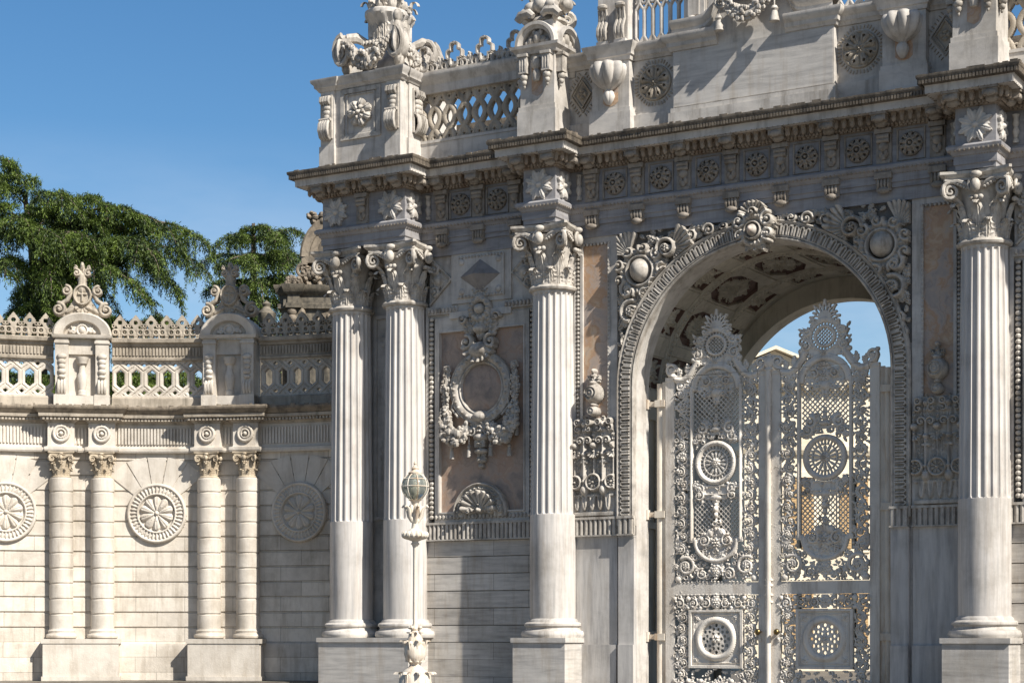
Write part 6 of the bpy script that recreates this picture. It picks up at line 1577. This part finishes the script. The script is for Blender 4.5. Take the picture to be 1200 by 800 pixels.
# ================================================================ lamp post
lp = at(486.5, 744, 29.0); lx, ly = lp[0], lp[1]
lamp = empty('lamp_post', (lx, ly, G), 'white cast iron lamp post with leafy base and round glass globe before the columns', 'lamp post')
c_ = (lx, ly, 0)
b = MB(); b.lathe([(.36, G), (.36, -.1), (.30, -.08), (.28, .0), (.26, .2), (.24, .42), (.17, .52), (.10, .57), (.085, .60), (.10, .63), (.14, .66), (.175, .76), (.165, .88), (.11, 1.02), (.065, 1.12), (.075, 1.15), (.06, 1.18), (.05, 1.2)], c_, 28)
lb = b.build('base', M['lamp'], lamp)
b = MB()
for i in range(8):
    for (r, z, H_, Wd, ln, cu) in ((.15, .64, .34, .075, .045, .025), (.12, .80, .30, .055, -.05, .03), (.27, .02, .46, .11, -.03, .05)):
        q = MB(); acanthus(q, (r, z), 2*pi*i/8+(pi/8 if z > .8 else 0), H_, Wd, ln*(1 if z < .7 else .4), cu); b.add([(v[0]+lx, v[1]+ly, v[2]) for v in q.v], q.f)
b.build('acanthus_leaves', M['lamp'], lb, smooth=60)
b = MB(); b.lathe([(.05, 1.18), (.037, 1.24), (.034, 2.40), (.05, 2.44), (.07, 2.46), (.05, 2.49), (.05, 2.53)], c_, 16)
for i in range(4): b.ell((lx+.09*cos(i*pi/2), ly+.09*sin(i*pi/2), 1.17), .04, .04, .03, 7, 4)
b.build('pole', M['lamp'], lamp)
b = MB(); b.lathe([(.05, 2.50), (.10, 2.52), (.17, 2.54), (.20, 2.58), (.19, 2.63), (.12, 2.66), (.06, 2.70), (.05, 2.78), (.07, 2.82), (.05, 2.86), (.05, 3.08), (.07, 3.12), (.11, 3.14), (.0, 3.15)], c_, 24)
for i in range(16): a = 2*pi*i/16; b.ell((lx+.175*cos(a), ly+.175*sin(a), 2.60), .042, .042, .055, 7, 5)
for i in range(6):
    a = 2*pi*i/6+.3; u = np.array([cos(a), sin(a), 0]); o_ = np.array([lx, ly, 0])
    b.tube([o_+u*.05+np.array([0, 0, 2.80]), o_+u*.10+np.array([0, 0, 2.88]), o_+u*.13+np.array([0, 0, 3.00]), o_+u*.19+np.array([0, 0, 3.05]), o_+u*.21+np.array([0, 0, 3.02])], [.022, .028, .024, .02, .014], 7); b.ell(o_+u*.075+np.array([0, 0, 3.0]), .035, .035, .07, 6, 4)
b.build('lantern_bracket', M['lamp'], lamp)
b = MB(); b.lathe([(.205*cos(t), 3.345+.205*sin(t)) for t in np.linspace(-pi/2+.3, pi/2-.3, 18)], c_, 28)
gl = b.build('glass_globe', M['glass'], lamp, smooth=180)
b = MB()
for i in range(8):
    a = 2*pi*i/8; b.tube([(lx+.212*cos(t)*cos(a), ly+.212*cos(t)*sin(a), 3.345+.212*sin(t)) for t in np.linspace(-pi/2+.25, pi/2-.25, 14)], .008, 6)
for zz in (3.345, 3.46):
    rr_ = sqrt(max(.001, .212**2-(zz-3.345)**2)); b.tube([(lx+rr_*cos(t), ly+rr_*sin(t), zz) for t in np.linspace(0, 2*pi, 33)], .008, 6)
b.lathe([(.0, 3.53), (.10, 3.53), (.11, 3.56), (.06, 3.585), (.05, 3.61), (.065, 3.625), (.035, 3.65), (.02, 3.68), (.028, 3.70), (.012, 3.73), (0, 3.75)], c_, 16)
b.build('globe_frame', M['lamp'], lamp)
b = MB(); b.lathe([(.02, 3.14), (.035, 3.16), (.03, 3.22), (.06, 3.28), (.065, 3.34), (.04, 3.40), (0, 3.42)], c_, 14); b.build('bulb', M['cream'], lamp)

# ================================================================ cedars
def cedar(name, trunk, limbs, seed, label, group, density=1.0, rise=(-.12, .32)):
    """trunk: list of points; limbs: list of (start, end, droop, spread)"""
    rr = np.random.default_rng(seed)
    t = empty(name, (trunk[0][0], trunk[0][1], G), label, 'tree'); t['group'] = group
    b = MB(); n = len(trunk); b.tube(trunk, [.34-.28*i/(n-1) for i in range(n)], 10); b.build('trunk', M['bark'], t)
    b = MB(); LP = []; LD = []
    for s0, s1, droop, spread in limbs:
        s0 = np.array(s0); s1 = np.array(s1); Ld = s1-s0; Ln = np.linalg.norm(Ld); P = []
        mid = .10*Ln*np.array([rr.normal(), rr.normal(), .8])
        for k in range(13):
            u = k/12; p = s0+Ld*u+mid*sin(pi*u)+np.array([0, 0, -droop*max(0, u-.55)**2*4]); P.append(p)
        b.tube(P, [max(.012, .085*(1-u*.9)*min(1, Ln/4)) for u in np.linspace(0, 1, 13)], 6)
        m = int(4+Ln*2.7*density)
        for j in range(m):
            u = .16+.84*((j+rr.random())/m); i = min(11, int(u*12)); f = u*12-i; p = P[i]*(1-f)+P[i+1]*f
            tg = P[i+1]-P[i]; tg /= np.linalg.norm(tg); lat = np.cross(tg, [0, 0, 1]); lat /= np.linalg.norm(lat)+1e-6
            sg = 1 if j % 2 else -1
            d = tg*rr.uniform(.35, 1.0)+lat*sg*rr.uniform(.35, 1.0)+np.array([0, 0, rr.uniform(*rise)]); d /= np.linalg.norm(d)
            bl_ = spread*rr.uniform(.40, 1.05)*(1.05-.55*u); dr = rr.uniform(.30, .85)
            if u > .93: d = tg; bl_ *= 1.1
            q = [p+d*bl_*w+np.array([0, 0, -dr*bl_*w*w]) for w in np.linspace(0, 1, 6)]
            b.tube(q, [.020, .017, .014, .011, .009, .006], 4)
            side = np.cross(d, [0, 0, 1]); side /= np.linalg.norm(side)+1e-6
            for w in np.arange(.06, 1.0, .055/max(bl_, .3)):
                c = p+d*bl_*w+np.array([0, 0, -dr*bl_*w*w])
                for s2 in (-1, 1):
                    l3 = rr.uniform(.14, .40)*(1.1-.6*w); e = side*s2*rr.uniform(.6, 1)+d*rr.uniform(.2, .9)+np.array([0, 0, rr.uniform(-.15, .15)]); e /= np.linalg.norm(e)
                    for v_ in np.arange(0, l3, .055):
                        LP.append(c+e*v_+np.array([0, 0, -.9*v_*v_])+rr.normal(size=3)*.012); LD.append(e*.7+np.array([0, 0, -.25-1.2*v_])+rr.normal(size=3)*.45)
                    if rr.random() < .45:
                        for h_ in np.arange(0, rr.uniform(.12, .55), .055): LP.append(c+e*l3+np.array([rr.normal()*.015, rr.normal()*.015, -.9*l3*l3-h_])); LD.append(np.array([rr.normal()*.4, rr.normal()*.4, -1.0]))
    b.build('branches', M['bark'], t)
    LP = np.array(LP); LD = np.array(LD); LD /= np.linalg.norm(LD, axis=1)[:, None]; k = len(LP)
    V = []; F = []
    for rep in range(3):
        dd = LD+rr.normal(size=LD.shape)*.5; dd /= np.linalg.norm(dd, axis=1)[:, None]
        sd_ = np.cross(dd, np.array([0, 0, 1.])+rr.normal(size=dd.shape)*.38); sd_ /= np.linalg.norm(sd_, axis=1)[:, None]+1e-9
        ln = rr.uniform(.06, .13, (k, 1)); wd = rr.uniform(.011, .022, (k, 1)); o0 = LP+rr.normal(size=LP.shape)*.03
        V += [o0-sd_*wd*.6, o0+sd_*wd*.6, o0+dd*ln*.6+sd_*wd, o0+dd*ln]
    V = np.stack([np.stack(V[r*4:r*4+4], 1) for r in range(3)], 0).reshape(-1, 3)
    F = np.arange(len(V)).reshape(-1, 4)
    link_mesh('crown', V, F, M['needle'], t, None, 0)
    return t
rl = random.Random(12)
def limb(tx, ty, ex, ey, Z0_, dz, droop, spread): return (at(tx, ty, Z0_), at(ex, ey, Z0_+dz), droop, spread)
TZ = 57.0
tr = [at(48, 800, TZ), at(46, 640, TZ), at(50, 480, TZ), at(44, 360, TZ), at(36, 270, TZ), at(28, 226, TZ)]
LB = []
for tx, ty, ex, ey, dz, dr, sp in (
    (30, 260, 22, 196, -.5, .3, 1.0), (34, 270, 80, 216, -1.5, .5, 1.5), (34, 270, 128, 226, -.5, .5, 1.5), (38, 290, 165, 232, -1.5, .6, 1.6), (38, 290, 208, 252, -.8, .8, 1.6),
    (40, 310, 243, 262, .3, .8, 1.5), (40, 310, 236, 284, 1.8, .9, 1.4), (42, 330, 214, 306, 1.2, 1.6, 1.2), (42, 330, 180, 270, -2.4, .9, 1.6), (42, 340, 150, 300, -3, .8, 1.5),
    (42, 320, 110, 262, -2.8, .6, 1.5), (40, 300, 70, 262, -3, .5, 1.5), (36, 290, 30, 244, -2, .4, 1.5), (34, 270, -10, 232, -1, .5, 1.5), (34, 280, -30, 270, 0, .6, 1.5),
    (40, 320, 5, 300, -2.5, .8, 1.4), (42, 340, 60, 310, -3.2, .7, 1.4), (44, 350, 100, 326, -3.0, 1.0, 1.4), (44, 350, 130, 318, 2, 1.0, 1.4), (44, 350, 20, 330, 1.5, .8, 1.2),
    (30, 240, -10, 196, -.5, .4, 1.3), (26, 220, 8, 180, 0, .3, .8), (36, 280, 60, 240, 2, .5, 1.4), (40, 300, 150, 250, 2.5, .7, 1.5), (40, 310, 190, 285, 3, 1.0, 1.4), (42, 330, 90, 290, 3, .8, 1.4),
    (44, 350, 62, 352, -2.5, 1.0, 1.2), (44, 350, 112, 352, -2, 1.0, 1.2), (44, 360, 88, 372, -3, .8, 1.1), (44, 370, 30, 372, -2.5, .8, 1.1), (44, 380, 120, 386, -2, .6, 1.1), (46, 400, 205, 378, -1, .5, 1.2), (46, 400, 165, 366, -2, .5, 1.2), (46, 400, 130, 362, .5, .4, 1.1), (48, 470, 150, 430, -1, .4, 1.4), (48, 470, 210, 440, 0, .4, 1.4), (48, 470, 20, 440, -1, .4, 1.4), (48, 470, 90, 445, -2, .4, 1.4), (48, 470, 240, 455, 1, .4, 1.4), (44, 380, 8, 392, -1, .4, 1.0)):
    LB.append(limb(tx, ty, ex, ey, TZ, dz, dr, sp))
for ex in range(-10, 250, 22):
    LB.append(limb(48, 500, ex, 432+rl.uniform(-8, 22), TZ, rl.uniform(-4, -1), .4, 1.3)); LB.append(limb(48, 520, ex+10, 458+rl.uniform(-6, 14), TZ, rl.uniform(-4, -1), .4, 1.3))
LB.append((at(130, 312, TZ-1), at(192, 372, TZ-1), .2, .5)); LB.append((at(48, 318, TZ-1.5), at(66, 362, TZ-1.5), .1, .4))
cedar('cedar_tree', tr, LB, 1, 'large dark green cedar with drooping boughs at the left above the curved wall', 'cedars behind the curved wall', .82)
TZ2 = 63.0
tr2 = [at(299, 800, TZ2), at(299, 600, TZ2), at(298, 420, TZ2), at(297, 340, TZ2), at(297, 262, TZ2)]
LB = []
for ty, ex, ey, dz, dr, sp in ((274, 314, 264, -1, .1, .55), (272, 284, 267, -.5, .1, .55), (282, 352, 266, -.5, .2, .65), (284, 258, 278, -1.5, .2, .65), (282, 332, 274, 1.5, .2, .65), (284, 322, 278, -2, .2, .7), (284, 272, 280, 2, .2, .65),
    (304, 232, 300, -.5, .4, .7), (303, 354, 294, -.3, .3, .7), (305, 250, 304, -2, .35, .75), (305, 338, 300, -2, .35, .75), (306, 300, 308, -2.6, .3, .75), (304, 268, 302, 2, .3, .7), (304, 328, 300, 2, .3, .7),
    (332, 240, 330, -1, .5, .7), (330, 352, 322, -.5, .4, .7), (334, 262, 334, -2.2, .5, .75), (332, 332, 328, -2, .4, .75), (334, 308, 338, -2.6, .4, .75),
    (356, 228, 366, -.6, .5, .6), (356, 256, 360, -2, .5, .7), (356, 342, 352, -1.5, .5, .7), (360, 318, 364, -2, .4, .75), (380, 250, 388, -2, .4, .8), (385, 330, 384, -2, .4, .8), (440, 250, 430, -2, .4, 1.3), (440, 340, 430, -2, .4, 1.3), (460, 300, 450, -2.5, .4, 1.3), (460, 370, 440, -2, .4, 1.2), (470, 270, 455, -2, .4, 1.2)):
    LB.append(limb(298, ty, ex, ey, TZ2, dz, dr, sp))
cedar('cedar_tree', tr2, LB, 2, 'smaller flat topped cedar between the large cedar and the dark pavilion', 'cedars behind the curved wall', .72, (-.08, .14))
